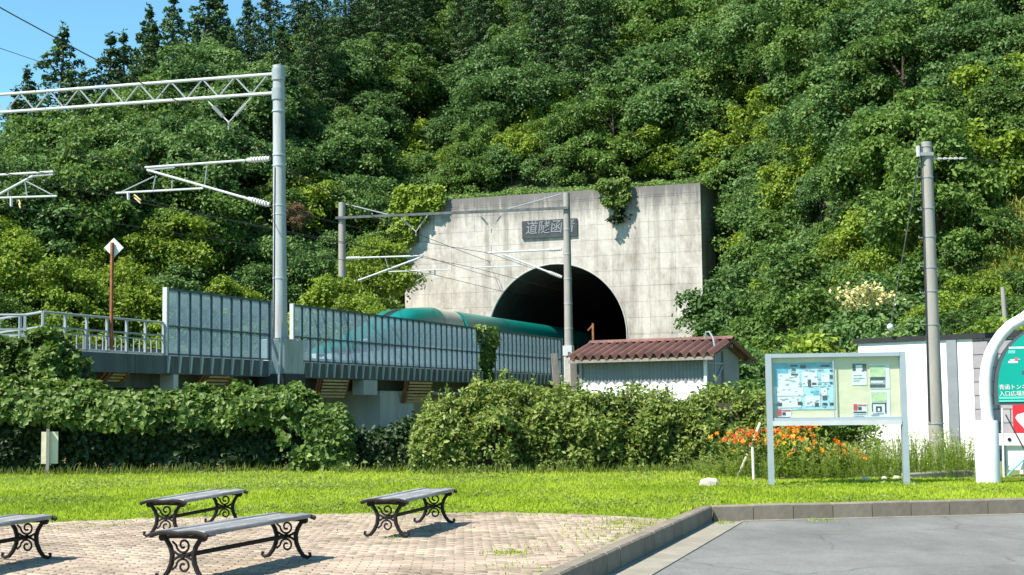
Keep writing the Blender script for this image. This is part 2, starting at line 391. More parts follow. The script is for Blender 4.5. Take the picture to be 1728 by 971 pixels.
# ------------------------------------------------------------------ mesh helpers
class MB:
    def __init__(self):
        self.v = []; self.f = []
    def add(self, vs_, fs_):
        o = len(self.v)
        self.v += [tuple(p) for p in vs_]
        self.f += [tuple(i + o for i in q) for q in fs_]
        return self
    def box(self, x0, x1, y0, y1, z0, z1):
        return self.add([(x0, y0, z0), (x1, y0, z0), (x1, y1, z0), (x0, y1, z0), (x0, y0, z1), (x1, y0, z1), (x1, y1, z1), (x0, y1, z1)],
                        [(0, 3, 2, 1), (4, 5, 6, 7), (0, 1, 5, 4), (1, 2, 6, 5), (2, 3, 7, 6), (3, 0, 4, 7)])
    def bbox(self, x0, x1, y0, y1, z0, z1, c=0.01):      # box with chamfered top edges
        return self.add([(x0, y0, z0), (x1, y0, z0), (x1, y1, z0), (x0, y1, z0), (x0, y0, z1 - c), (x1, y0, z1 - c), (x1, y1, z1 - c), (x0, y1, z1 - c),
                         (x0 + c, y0 + c, z1), (x1 - c, y0 + c, z1), (x1 - c, y1 - c, z1), (x0 + c, y1 - c, z1)],
                        [(0, 3, 2, 1), (0, 1, 5, 4), (1, 2, 6, 5), (2, 3, 7, 6), (3, 0, 4, 7), (4, 5, 9, 8), (5, 6, 10, 9), (6, 7, 11, 10), (7, 4, 8, 11), (8, 9, 10, 11)])
    def tube(self, p0, p1, r0, r1=None, n=8):
        return self.path([p0, p1], [r0, r0 if r1 is None else r1], n)
    def path(self, pts, r, n=8, flat=1.0, closed=False):
        pts = [Vector(p) for p in pts]
        if not isinstance(r, (list, tuple)):
            r = [r] * len(pts)
        vs_, fs_ = [], []
        m = len(pts)
        prev = None
        for i, p in enumerate(pts):
            if closed:
                tg = pts[(i + 1) % m] - pts[i - 1]
            else:
                tg = pts[min(i + 1, m - 1)] - pts[max(i - 1, 0)]
            if tg.length < 1e-9: tg = Vector((0, 0, 1))
            tg.normalize()
            if prev is None:
                up = Vector((0, 0, 1)) if abs(tg.z) < 0.9 else Vector((1, 0, 0))
                a = tg.cross(up).normalized()
            else:
                a = (prev - tg * prev.dot(tg))
                a = a.normalized() if a.length > 1e-6 else tg.orthogonal().normalized()
            prev = a
            b = tg.cross(a)
            for k in range(n):
                th = 2 * PI * (k + 0.5) / n
                vs_.append(p + a * (math.cos(th) * r[i]) + b * (math.sin(th) * r[i] * flat))
        for i in range(m if closed else m - 1):
            j = (i + 1) % m
            for k in range(n):
                k2 = (k + 1) % n
                fs_.append((i * n + k, i * n + k2, j * n + k2, j * n + k))
        if not closed:
            fs_.append(tuple(range(n - 1, -1, -1)))
            fs_.append(tuple((m - 1) * n + k for k in range(n)))
        return self.add(vs_, fs_)
    def prism(self, poly, a, b, axis='y'):               # polygon (2D) extruded along an axis from a to b
        n = len(poly)
        def mk(p, h):
            if axis == 'y': return (p[0], h, p[1])
            if axis == 'x': return (h, p[0], p[1])
            return (p[0], p[1], h)
        vs_ = [mk(p, a) for p in poly] + [mk(p, b) for p in poly]
        fs_ = [tuple(range(n)), tuple(range(2 * n - 1, n - 1, -1))] + [(i, i + n, (i + 1) % n + n, (i + 1) % n) for i in range(n)]
        return self.add(vs_, fs_)
    def mesh(self, name, mat, smooth=False):
        me = bpy.data.meshes.new(name)
        me.from_pydata(self.v, [], self.f)
        if mat: me.materials.append(MATS[mat])
        if smooth:
            me.polygons.foreach_set('use_smooth', [True] * len(me.polygons))
            try: me.set_sharp_from_angle(angle=math.radians(40))
            except Exception: pass
        me.update()
        return me
    def build(self, name, mat, parent=None, smooth=False, recalc=True):
        me = self.mesh(name, mat, smooth)
        if recalc:
            import bmesh
            bm = bmesh.new(); bm.from_mesh(me)
            bmesh.ops.recalc_face_normals(bm, faces=bm.faces)
            bm.to_mesh(me); bm.free()
        return obj(name, me, parent)
def obj(name, me, parent=None):
    o = bpy.data.objects.new(name, me)
    COL.objects.link(o)
    if parent is not None: o.parent = parent
    return o
def tag(o, label=None, cat=None, group=None, kind=None):
    if label: o['label'] = label
    if cat: o['category'] = cat
    if group: o['group'] = group
    if kind: o['kind'] = kind
    return o
def thing(name, label, cat, loc=(0, 0, 0), rotz=0.0, group=None):
    o = bpy.data.objects.new(name, None)
    COL.objects.link(o)
    o.location = loc; o.rotation_euler = (0, 0, rotz)
    o.empty_display_size = 0.3
    return tag(o, label, cat, group)
def copy_tree(o, parent=None):
    c = o.copy(); COL.objects.link(c); c.parent = parent
    for ch in list(o.children): copy_tree(ch, c)
    return c
def box(name, mat, parent, *a):
    return MB().box(*a).build(name, mat, parent, recalc=False)

def norm(a):
    return a / np.maximum(np.linalg.norm(a, axis=-1, keepdims=True), 1e-9)
def kites(name, mat, P, Nn, L, Wd, tint, U=None, fold=0.25, rng=RNG):
    """leaf-shaped folded pairs of triangles; P base, Nn blade normal"""
    P = np.asarray(P, float); n = len(P)
    Nn = norm(np.asarray(Nn, float))
    if U is None: U = rng.normal(size=(n, 3))
    U = U - Nn * np.sum(U * Nn, 1, keepdims=True); U = norm(U)
    S = np.cross(Nn, U)
    L = np.broadcast_to(L, n)[:, None]; Wd = np.broadcast_to(Wd, n)[:, None]
    V = np.empty((n, 4, 3))
    V[:, 0] = P; V[:, 2] = P + U * L - Nn * L * 0.08
    V[:, 1] = P + U * L * 0.42 + S * Wd * 0.5 + Nn * Wd * fold
    V[:, 3] = P + U * L * 0.42 - S * Wd * 0.5 + Nn * Wd * fold
    base = np.arange(n)[:, None] * 4
    Fc = np.concatenate([base + np.array([0, 2, 1]), base + np.array([0, 3, 2])], 1).reshape(-1, 3)
    return tri_mesh(name, mat, V.reshape(-1, 3), Fc, np.repeat(tint, 4))
def tri_mesh(name, mat, V, Fc, tint=None):
    me = bpy.data.meshes.new(name)
    me.vertices.add(len(V)); me.vertices.foreach_set('co', np.ascontiguousarray(V, dtype=np.float32).ravel())
    k = Fc.shape[1]
    me.loops.add(Fc.size); me.loops.foreach_set('vertex_index', np.ascontiguousarray(Fc, dtype=np.int32).ravel())
    me.polygons.add(len(Fc)); me.polygons.foreach_set('loop_start', np.arange(0, Fc.size, k, dtype=np.int32))
    if tint is not None:
        at_ = me.attributes.new('tint', 'FLOAT', 'POINT')
        at_.data.foreach_set('value', np.ascontiguousarray(np.clip(tint, 0, 1), dtype=np.float32))
    me.materials.append(MATS[mat])
    me.update(calc_edges=True)
    return me

# ------------------------------------------------------------------ ground
K0 = gp(950, 971); K1 = gp(1202, 857); K2 = gp(1728, 845)
kd1 = (K1 - K0).normalized(); kd2 = (K2 - K1).normalized()
KN = K1 - kd1 * 16.0              # kerb line carried on towards and past the camera
KF = K1 + kd2 * 60.0
g = MB(); g.add([(-1500, -1500, -0.5), (1500, -1500, -0.5), (1500, 1500, -0.5), (-1500, 1500, -0.5)], [(0, 1, 2, 3)])
tag(g.build('ground', 'base_earth'), kind='structure')
g = MB(); g.prism([(KN.x - 2, KN.y - 40), (80, -40), (80, KF.y + 10), (KF.x, KF.y), (K1.x, K1.y), (KN.x, KN.y)], -0.45, -0.2, 'z')
tag(g.build('asphalt_road', 'asphalt'), kind='structure')
KI = Vector((-0.10, 0.10, 0))
g = MB(); g.prism([(KN.x - 0.1, KN.y), (K1.x - 0.11, K1.y + 0.07), (KF.x, KF.y + 0.1), (90, KF.y + 8), (90, 140), (-120, 140), (-120, -30), (KN.x - 3, -30)], -0.45, 0.0, 'z')
tag(g.build('lawn_ground', 'soil'), kind='structure')

# kerb: single stones
kerb = tag(bpy.data.objects.new('kerb', None), kind='structure'); COL.objects.link(kerb)
def kerb_run(p, d, n, length, right):
    nrm = Vector((d.y, -d.x, 0)) * (1 if right else -1)       # towards the road
    for i in range(n):
        ln = length - 0.012
        m = MB()
        m.bbox(0, ln, -0.175, 0.0, -0.42, 0.03 + random.uniform(-0.004, 0.004), 0.018)
        o = m.build('kerb_stone', 'kerb_stone', kerb)
        ang = math.atan2(d.y, d.x)
        q = p + d * (i * length)
        o.location = (q.x, q.y, 0); o.rotation_euler = (random.uniform(-.006, .006), random.uniform(-.004, .004), ang + random.uniform(-.004, .004))
        if right:   # local +y is left of d; stones lie on the lawn side
            o.location = (q.x - nrm.x * 0.0, q.y - nrm.y * 0.0, 0)
            o.scale = (1, -1, 1)
# local y in [-0.2,0]: flipped so that the body is on the lawn side (left of the direction) with its face on the line
kerb_run(K1 - kd1 * 13.2, kd1, 22, 0.6, True)
kerb_run(K1 + kd2 * 0.02, kd2, 22, 0.6, True)
# concrete gutter along the kerb foot
def offs(p, d, k): return p + Vector((d.y, -d.x, 0)) * k
for (p, q, d, a, b) in ((K1 - kd1 * 14, K1 - kd1 * 0.1, kd1, 0.004, 0.44), (K1 + kd2 * 0.42, K1 + kd2 * 14, kd2, 0.004, 0.11)):
    m = MB()
    c = [offs(p, d, a), offs(q, d, a), offs(q, d, b), offs(p, d, b)]
    m.prism([(x.x, x.y) for x in c], -0.3, -0.188, 'z')
    tag(m.build('gutter', 'gutter'), kind='structure')

# pavers
def y_lawn(x):                     # where the paving ends and the lawn begins
    pts_ = LAWN_EDGE
    if x <= pts_[0][0]: return pts_[0][1]
    for (x0, y0), (x1, y1) in zip(pts_, pts_[1:]):
        if x <= x1: return y0 + (y1 - y0) * (x - x0) / (x1 - x0)
    return pts_[-1][1]
LAWN_EDGE = [tuple(gp(u, v)[:2]) for u, v in ((-200, 893), (0, 887), (80, 884), (300, 876), (620, 869), (860, 867), (1000, 871), (1105, 877), (1160, 884))]
def kerb_x(y):                     # inner edge of the near kerb at depth y
    return K1.x + (y - K1.y) * kd1.x / kd1.y - 0.215
m = MB()
m.add([(-12, 8, 0.006), (kerb_x(8), 8, 0.006), (kerb_x(19.5), 19.5, 0.006), (gp(1105, 877).x, gp(1105, 877).y, 0.006), (gp(620, 869).x, gp(620, 869).y, 0.006), (gp(-200, 893).x, gp(-200, 893).y, 0.006)], [tuple(range(6))])
paving = tag(m.build('paving', 'sand'), kind='structure')
pav_rot = math.radians(2.0)
cells = []
cr, sr = math.cos(pav_rot), math.sin(pav_rot)
for j in range(-10, 130):
    for i in range(-70, 40):
        lx = i * 0.2 + (0.1 if j % 2 else 0); ly = 8 + j * 0.1
        x = lx * cr - ly * sr; y = lx * sr + ly * cr
        if y < 11.2 or y > y_lawn(x) + random.uniform(-0.12, 0.10) or x > kerb_x(y) - 0.11: continue
        pr = proj((x, y, 0))
        if pr is None or pr[0] < -60 or pr[0] > 1300: continue
        cells.append((y, x, pr))
cells.sort()
inview = [c for c in cells if 0 < c[2][0] < 1240 and c[2][1] < 969]
single = set(inview[:300])
pav_meshes = []
for k in range(4):
    mb = MB(); w = 0.0955; h = 0.0455
    mb.bbox(-w, w, -h, h, -0.03, 0.022, 0.006)
    pav_meshes.append(mb.mesh('paver', 'paver'))
PV, PF, PT = [], [], []
for (y, x, pr) in cells:
    z = random.uniform(-0.004, 0.004); r = pav_rot + random.uniform(-0.02, 0.02)
    if (y, x, pr) in single:
        o = obj('paver', pav_meshes[random.randrange(4)], paving)
        o.location = (x, y, z); o.rotation_euler = (random.uniform(-.015, .015), random.uniform(-.008, .008), r)
    else:
        c_, s_ = math.cos(r), math.sin(r); w = 0.0955; h = 0.0455; b = len(PV)
        for (px, py, pz) in ((-w, -h, 0), (w, -h, 0), (w, h, 0), (-w, h, 0), (-w + .006, -h + .006, .022), (w - .006, -h + .006, .022), (w - .006, h - .006, .022), (-w + .006, h - .006, .022)):
            PV.append((x + px * c_ - py * s_, y + px * s_ + py * c_, z + pz + (random.uniform(-.002, .002) if pz else 0)))
        PF += [(b + 4, b + 5, b + 6, b + 7), (b, b + 1, b + 5, b + 4), (b + 1, b + 2, b + 6, b + 5), (b + 2, b + 3, b + 7, b + 6), (b + 3, b, b + 4, b + 7)]
        PT += [random.random() * 0.999] * 8
o = obj('far_paver', tri_mesh('far_paver', 'paver', np.array(PV), np.array(PF), np.array(PT)), paving)
o['kind'] = 'stuff'

# ------------------------------------------------------------------ hillside
FOOT = [(-90, 72), (-45, 75), (-28, 79), (-18, 87), (-10, 95), (-7.5, 99), (12.5, 92), (13.5, 86), (16.5, 72), (20, 52), (25, 46), (90, 42)]
def foot_y(x):
    if x <= FOOT[0][0]: return FOOT[0][1]
    for (x0, y0), (x1, y1) in zip(FOOT, FOOT[1:]):
        if x <= x1: return y0 + (y1 - y0) * (x - x0) / (x1 - x0)
    return FOOT[-1][1]
def ridge(x):
    if x < -32: return 20.0 + (x + 32) * 0.55
    return 20.0 + (x + 32) * 1.05
def hill_z(x, y):
    s, t = ST((x, y))
    sl = 0.75 if x < 8 else 0.75 - 0.17 * min(1, (x - 8) / 12)
    z = sl * (y - foot_y(x))
    if abs(s) < 13.0:
        z2 = -0.6 if t < 0.8 else (16.4 * min(1, (t - 0.8) / 5.0) if t < 5.8 else 16.4 + 0.75 * (t - 5.8))
        k = min(1.0, max(0.0, (13.0 - abs(s)) / 1.8))
        if t < 0.8: k = 1.0 if abs(s) < 11.6 else k
        z = z * (1 - k) + z2 * k
    z += 1.3 * mnoise.noise(Vector((x * 0.06, y * 0.06, 3.1))) * min(1, max(0, z / 4))
    rz = ridge(x) + 0.06 * (y - 130)
    k = 4.0
    if z > rz - 3 * k:
        a, b = -z / k, -rz / k
        mx = max(a, b)
        z = -k * (mx + math.log(math.exp(a - mx) + math.exp(b - mx)))
    return max(z, -0.6)
nx, ny = 190, 150
xs = np.linspace(-100, 90, nx); ys = np.linspace(40, 215, ny)
HV = np.array([(x, y, hill_z(x, y)) for y in ys for x in xs])
HF = []
for j in range(ny - 1):
    for i in range(nx - 1):
        q = (j * nx + i, j * nx + i + 1, (j + 1) * nx + i + 1, (j + 1) * nx + i)
        c = HV[list(q)].mean(0); s, t = ST(c)
        zs = HV[list(q)][:, 2]
        if zs.max() < -0.3: continue
        if abs(s) < 9.0 and -3.0 < t < 9 and zs.min() < 15.0: continue
        HF.append(q)
hill = obj('hillside', tri_mesh('hillside', 'forest_floor', HV, np.array(HF)))
tag(hill, kind='structure')

# ------------------------------------------------------------------ tunnel portal
HW_L, HW_R, PTOP, PDEP = 11.4, 10.3, 16.25, 9.0
ARC_R, ARC_Z = 5.05, 6.2
portal = thing('tunnel_portal', 'huge pale stained concrete tunnel portal with a dark round arch', 'tunnel portal', W(0, 0), TROT)
# panel grid on the face, cut by the arch
def panel_poly(x0, x1, z0, z1):
    if z1 <= ARC_Z:                                     # below the springing: straight sides
        if x0 >= ARC_R or x1 <= -ARC_R: return [(x0, z0), (x1, z0), (x1, z1), (x0, z1)]
        if x0 < -ARC_R < x1 and x1 < ARC_R: return [(x0, z0), (-ARC_R, z0), (-ARC_R, z1), (x0, z1)]
        if x0 < ARC_R < x1 and x0 > -ARC_R: return [(ARC_R, z0), (x1, z0), (x1, z1), (ARC_R, z1)]
        return None
    K = 24
    cs = [(x0, z0), (x1, z0), (x1, z1), (x0, z1)]
    bd = []
    for a, b in zip(cs, cs[1:] + cs[:1]):
        for k in range(K): bd.append((a[0] + (b[0] - a[0]) * k / K, a[1] + (b[1] - a[1]) * k / K))
    ins = [(x * x + (z - ARC_Z) ** 2) < ARC_R ** 2 for x, z in bd]
    if not any(ins): return cs
    if all(ins): return None
    n = len(bd)
    st = next(i for i in range(n) if not ins[i] and ins[i - 1])
    out = []
    i = 0
    while i < n:
        k = (st + i) % n
        if not ins[k]: out.append(bd[k])
        i += 1
    # replaced run: from last outside to first outside, along the circle
    a0 = math.atan2(out[-1][1] - ARC_Z, out[-1][0]); a1 = math.atan2(out[0][1] - ARC_Z, out[0][0])
    if a1 - a0 > PI: a1 -= 2 * PI
    if a0 - a1 > PI: a1 += 2 * PI
    for k in range(0, 9):
        a = a0 + (a1 - a0) * k / 8
        out.append((ARC_R * math.cos(a), ARC_Z + ARC_R * math.sin(a)))
    # drop the collinear boundary samples that are not corners
    return out
zr = [-0.5, 1.6, 3.0, 4.1] + [4.1 + 1.08 * k for k in range(1, 11)] + [PTOP - 0.75, PTOP]
zr = [z for z in zr if z < PTOP - 0.7] + [PTOP - 0.62, PTOP]
xr = [-HW_L + (HW_L + HW_R) * k / 12 for k in range(13)]
for a, b in zip(zr, zr[1:]):
    sh = 0
    for c, d in zip(xr, xr[1:]):
        # split cells that straddle the springing line
        sub = [(a, b)] if not (a < ARC_Z < b) else [(a, ARC_Z), (ARC_Z, b)]
        for (za, zb) in sub:
            p = panel_poly(c + 0.005, d - 0.005, za + 0.006 if za == a else za, zb - 0.006 if zb == b else zb)
            if not p or len(p) < 3: continue
            jj = random.uniform(-0.008, 0.008)
            MB().prism(p, -0.03 + jj, 0.12, 'y').build('panel', 'portal_concrete', portal)
# body behind the panels: side walls, top slab, coping and inner wall ring
box('side_wall', 'portal_concrete', portal, -HW_L, -HW_L + 1.2, 0.125, PDEP, -0.5, PTOP - 0.02)
box('side_wall', 'portal_concrete', portal, HW_R - 1.2, HW_R, 0.125, PDEP, -0.5, PTOP - 0.02)
box('top_slab', 'portal_concrete', portal, -HW_L + 1.2, HW_R - 1.2, 0.125, PDEP, PTOP - 1.0, PTOP - 0.02)
# backing wall with arch opening
m = MB()
arc = [(ARC_R * math.cos(a), ARC_Z + ARC_R * math.sin(a)) for a in [PI * k / 40 for k in range(41)]]
outer = []
for (x, z) in arc:
    ang = math.atan2(z - ARC_Z, x); k = 1e9
    if abs(math.cos(ang)) > 1e-6: k = min(k, ((HW_R - 1.21) if math.cos(ang) > 0 else (HW_L - 1.21)) / abs(math.cos(ang)))
    if math.sin(ang) > 1e-6: k = min(k, (PTOP - 1.01 - ARC_Z) / math.sin(ang))
    outer.append((k * math.cos(ang), ARC_Z + k * math.sin(ang)))
vs_ = [(x, 0.13, z) for x, z in arc] + [(x, 0.13, z) for x, z in outer]
fs_ = [(i, i + 1, 42 + i, 41 + i) for i in range(40)]
m.add(vs_, fs_)
m.add([(ARC_R, 0.13, -0.5), (HW_R - 1.21, 0.13, -0.5), (HW_R - 1.21, 0.13, ARC_Z), (ARC_R, 0.13, ARC_Z)], [(0, 1, 2, 3)])
m.add([(-ARC_R, 0.13, -0.5), (-HW_L + 1.21, 0.13, -0.5), (-HW_L + 1.21, 0.13, ARC_Z), (-ARC_R, 0.13, ARC_Z)], [(0, 1, 2, 3)])
m.build('backing_wall', 'concrete', portal)
# lining: long dark bore behind the arch, closed far inside
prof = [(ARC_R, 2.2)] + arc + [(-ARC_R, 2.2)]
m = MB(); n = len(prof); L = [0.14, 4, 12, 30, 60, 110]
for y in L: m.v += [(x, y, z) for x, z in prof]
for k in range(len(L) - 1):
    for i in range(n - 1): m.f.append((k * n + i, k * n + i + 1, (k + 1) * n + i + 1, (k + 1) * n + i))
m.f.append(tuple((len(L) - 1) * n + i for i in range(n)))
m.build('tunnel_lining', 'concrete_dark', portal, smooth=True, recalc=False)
m = MB()
for y0, r in ((-0.05, ARC_R),):
    pts_ = [(r * math.cos(a), y0, ARC_Z + r * math.sin(a)) for a in [PI * k / 48 for k in range(49)]]
    m.path([(r, y0, 2.5)] + pts_ + [(-r, y0, 2.5)], 0.05, 6)
m.build('arch_edge', 'concrete', portal, smooth=True)
# name plaque
s0, zt = on_t(882, 374, 0); s1, zb = on_t(975, 399, 0)
pl = MB().bbox(s0, s1, -0.16, -0.04, zb, zt, 0.02).build('name_plaque', 'plaque', portal)
def text_mesh(txt, size, mat, parent, loc, rot, extr=0.004, shear=0.0, sx=1.0, name='lettering', bold=0.0):
    cu = bpy.data.curves.new('txt', 'FONT'); cu.body = txt; cu.size = size; cu.extrude = extr; cu.shear = shear
    cu.offset = bold; cu.align_x = 'CENTER'; cu.align_y = 'CENTER'
    to = bpy.data.objects.new('txt', cu); COL.objects.link(to)
    dg = bpy.context.evaluated_depsgraph_get()
    me = bpy.data.meshes.new_from_object(to.evaluated_get(dg))
    bpy.data.objects.remove(to); bpy.data.curves.remove(cu)
    me.materials.clear(); me.materials.append(MATS[mat])
    o = obj(name, me, parent); o.location = loc; o.rotation_euler = rot; o.scale = (sx, 1, 1)
    return o
text_mesh('道隧函青', (zt - zb) * 0.78, 'plaque_text', pl, ((s0 + s1) / 2 + 0.05, -0.175, (zt + zb) / 2 + 0.05), (PI / 2, 0, 0), 0.012, 0.12, 0.92, bold=0.004)

# ------------------------------------------------------------------ viaduct
FS = 4.35                                    # barrier line
tA, _ = on_s(281, 600, FS); tB, _ = on_s(946, 600, FS)
tP0, _ = on_s(455, 560, FS); tP1, _ = on_s(489, 560, FS)
tCorner, _ = on_s(72, 560, FS)
ZB, ZT, ZD = 2.78, 5.42, 3.05                # fascia foot, barrier top, deck
RAIL = 3.55
via = thing('railway_viaduct', 'dark concrete railway viaduct carrying the track out of the tunnel', 'viaduct', W(0, 0), TROT)
box('deck', 'concrete', via, -6.2, FS - 0.1, tCorner - 4, -0.2, ZB + 0.02, ZD)
for k in range(int((tB + 1 - (tCorner)) / 2.2)):
    a = tCorner + k * 2.2
    box('fascia_panel', 'girder', via, FS - 0.09, FS + 0.04 + random.uniform(-.004, .004), a + 0.012, a + 2.188, ZB - 0.12, ZD + 0.20)
box('far_parapet', 'concrete', via, -6.5, -6.22, tCorner - 4, -0.5, ZB, ZD + 0.9)
box('girder', 'girder', via, FS - 1.5, FS - 0.9, tCorner, tB, ZB - 0.55, ZB)
box('girder', 'girder', via, -4.6, -4.0, tCorner, tB, ZB - 0.55, ZB)
tp1, _ = on_s(640, 690, FS - 1.2); tp2, _ = on_s(770, 690, FS - 1.2)
box('pier', 'concrete', via, -4.8, FS - 0.5, tp1 - 1.4, tp1 + 2.2, -0.4, ZB - 0.56)
box('pier', 'concrete', via, -4.8, FS - 0.6, tB - 3.0, tB + 1.0, -0.4, ZB - 0.56)
tp3, _ = on_s(310, 690, FS - 1.2)
box('pier', 'concrete', via, -4.8, FS - 0.5, tp3 - 0.8, tp3 + 0.8, -0.4, ZB - 0.56)
for (u0, u1) in ((613, 636), (826, 834), (292, 300)):
    a, _ = on_s(u0, 650, FS); b, _ = on_s(u1, 650, FS)
    box('bracket', 'concrete', via, FS - 0.5, FS + 0.02, a, b, ZB - 0.75, ZB - 0.125)
for s in (-2.15 - .72, -2.15 + .72, 2.15 - .72, 2.15 + .72):
    box('rail', 'girder', via, s - 0.035, s + 0.035, tCorner, 60, RAIL - 0.14, RAIL)
box('track_slab', 'concrete', via, -3.4, -0.9, tCorner, 60, ZD + 0.01, RAIL - 0.14)
box('track_slab', 'concrete', via, 0.9, 3.4, tCorner, 60, ZD + 0.01, RAIL - 0.14)

# slatted rust panels hanging below the deck, slat colour lightened to look sunlit
def slat_panel(u0, u1, v0, v1, label, shift):
    p = FS - 0.15
    a, z1 = on_s(u0, v0, p); b, _ = on_s(u1, v0, p); _, z0 = on_s(u0, v1, p)
    root = thing('slatted_panel', label, 'slatted panel', W(p, (a + b) / 2, z0), TROT, 'rusty slatted panels under the viaduct')
    h = z1 - z0; hw = (b - a) / 2
    def P(y, z): return (0.45 * z / max(h, .1) - 0.3, y + shift * (1 - z / h), z)
    n = max(3, int(h / 0.125))
    for i in range(n):
        za = h * (i + 0.15) / n; zb_ = h * (i + 0.75) / n
        m = MB()
        q = [P(-hw + 0.5, za), P(hw, za), P(hw, zb_), P(-hw + 0.5, zb_)]
        m.add([(x + 0.03, y, z) for x, y, z in q] + [(x - 0.01, y, z) for x, y, z in q], [(0, 1, 2, 3), (7, 6, 5, 4), (0, 4, 5, 1), (1, 5, 6, 2), (2, 6, 7, 3), (3, 7, 4, 0)])
        m.build('slat', 'rust_pale_sunlit', root)
    for y in (-hw + 0.28, -hw + 0.06, hw + 0.05):
        m = MB(); m.path([P(y, 0), P(y, h)], 0.06, 4); m.build('side_rail', 'rust', root)
slat_panel(530, 582, 639, 672, 'rusty slatted panel under the deck beside the leafy hedge end', 0.5)
slat_panel(678, 724, 643, 680, 'rusty slatted panel under the deck above the dark gap in the hedges', 0.6)
slat_panel(335, 384, 633, 650, 'rusty slats peeping out under the short barrier section', 0.2)
slat_panel(168, 208, 629, 644, 'rusty slats peeping out below the railing', 0.2)

# translucent barrier
def barrier(ta, tb, name_label):
    root = thing('noise_barrier', name_label, 'barrier', W(FS, ta, ZB), TROT, 'translucent track barriers')
    Ln = tb - ta; n = max(1, round(Ln / 0.66)); bay = Ln / n
    H = ZT - ZB; zm = H * 0.545; zl = H * 0.20
    for nm, z, th in (('top_rail', H, 0.07), ('middle_rail', zm, 0.05), ('bottom_rail', zl, 0.05)):
        box(nm, 'frame_blue', root, -0.02, 0.09, -0.05, Ln + 0.05, z - th / 2, z + th / 2)
    mull = MB().box(-0.03, 0.05, -0.045, 0.045, zl + 0.03, H - 0.04).box(-0.03, 0.075, -0.012, 0.012, zl + 0.03, H - 0.04).mesh('mullion', 'frame_blue')
    foot = MB().prism([(0.042, -0.08), (0.075, -0.08), (0.14, zl - 0.03), (0.042, zl - 0.03)], -0.05, 0.05, 'y').mesh('bracket', 'steel_grey')
    up = MB().box(0.0, 0.012, 0.032, bay - 0.032, zm + 0.027, H - 0.04).mesh('pane', 'pane')
    lo = MB().box(0.0, 0.012, 0.032, bay - 0.032, zl + 0.027, zm - 0.027).mesh('pane', 'pane')
    for i in range(n + 1):
        o = obj('mullion', mull, root); o.location = (0, i * bay, 0)
        o = obj('bracket', foot, root); o.location = (0, i * bay, 0)
        if i < n:
            for me in (up, lo):
                o = obj('pane', me, root); o.location = (0, i * bay, 0)
    box('end_post', 'galv_white', root, -0.06, 0.10, -0.16, -0.055, zl - 0.05, H + 0.05)
    box('end_post', 'galv_white', root, -0.06, 0.10, Ln + 0.055, Ln + 0.13, zl - 0.05, H + 0.03)
    return root
barrier(tA, tP0 - 0.1, 'short bluish translucent barrier section beside the railing')
barrier(tP1 + 0.25, tB, 'long bluish translucent barrier screening the green train')

# pole footing block between the sections
a, zt_ = on_s(468, 572, FS + 0.35); b, zb_ = on_s(500, 632, FS + 0.35)
blk = thing('pole_footing', 'pale concrete footing block under the tall gantry mast', 'footing', W(FS + 0.2, (a + b) / 2, zb_), TROT)
hw = max(0.36, (b - a) / 2)
MB().bbox(-0.55, 0.45, -hw, hw, 0, zt_ - zb_, 0.03).build('block', 'pole_light', blk)
box('bearing_plinth', 'concrete_dark', blk, -0.6, 0.5, -hw - 0.05, hw + 0.05, -1.1, -0.004)
for k in (0.12, 0.3):
    MB().tube((0.35, -hw - 0.25, -0.5 + k), (0.4, -hw - 0.2, 1.0 + k), 0.04, n=6).build('conduit', 'galv_white', blk, smooth=True)
GT = (a + b) / 2

# ------------------------------------------------------------------ railing on the left
def railing(p, q, npost, label, z0=ZD + 0.22, h=1.05, bal=True):
    d = (q - p); Ln = d.length; ang = math.atan2(d.y, d.x)
    root = thing('handrail', label, 'railing', (p.x, p.y, z0), ang, 'galvanised railings on the viaduct edge')
    MB().tube((0, 0, h), (Ln, 0, h), 0.035, n=8).build('top_rail', 'galv', root, smooth=True)
    box('middle_rail', 'galv', root, 0, Ln, -0.02, 0.02, h * 0.58, h * 0.58 + 0.05)
    box('middle_rail', 'galv', root, 0, Ln, -0.02, 0.02, h * 0.44, h * 0.44 + 0.04)
    box('bottom_rail', 'galv_white', root, 0, Ln, -0.03, 0.05, 0.01, 0.06)
    post = MB().box(-0.035, 0.035, -0.045, 0.03, 0, h - 0.03).mesh('post', 'galv')
    for i in range(npost + 1):
        o = obj('post', post, root); o.location = (Ln * i / npost, 0, 0)
    if bal:
        bm_ = MB().box(-0.02, 0.02, -0.015, 0.015, 0.06, h * 0.44).mesh('baluster', 'galv')
        n = int(Ln / 0.3)
        for i in range(n):
            if (i * npost) % n == 0: continue
            o = obj('baluster', bm_, root); o.location = (Ln * i / n, 0.02, 0)
    return root
railing(W(FS, tCorner), W(FS, tA - 0.2), 6, 'galvanised railing running from the corner to the barrier')
c = W(FS, tCorner)
railing(c, c + Vector((-3.4, 4.2, 0)), 3, 'short galvanised railing turning back at the corner post')
e = at(42, 560, 39.0)
railing(Vector((e.x - 2.2, e.y - 0.3, 0)), Vector((e.x, e.y, 0)), 2, 'small low railing behind the vine mound', z0=3.15, h=1.0, bal=False)

# marker post with diamond
t_, zb_ = on_s(186, 588, FS + 0.05); _, zt_ = on_s(186, 404, FS + 0.05)
sp_ = thing('diamond_marker', 'white diamond marker on a slim rusty post beside the railing', 'sign', W(FS + 0.08, t_, zb_), TROT)
hh = zt_ - zb_
MB().box(-0.035, 0.035, -0.05, 0.05, 0, hh - 0.1).box(-0.08, 0.06, -0.12, 0.12, 0, 0.04).build('post', 'rust', sp_)
dm = MB(); q = 0.30
dm.prism([(0, -q), (q, 0), (0, q), (-q, 0)], -0.02, 0.0, 'y')
o = dm.build('diamond', 'white_paint', sp_); o.location = (0, 0.09, hh - q + 0.05); o.rotation_euler = (0, 0, TA)

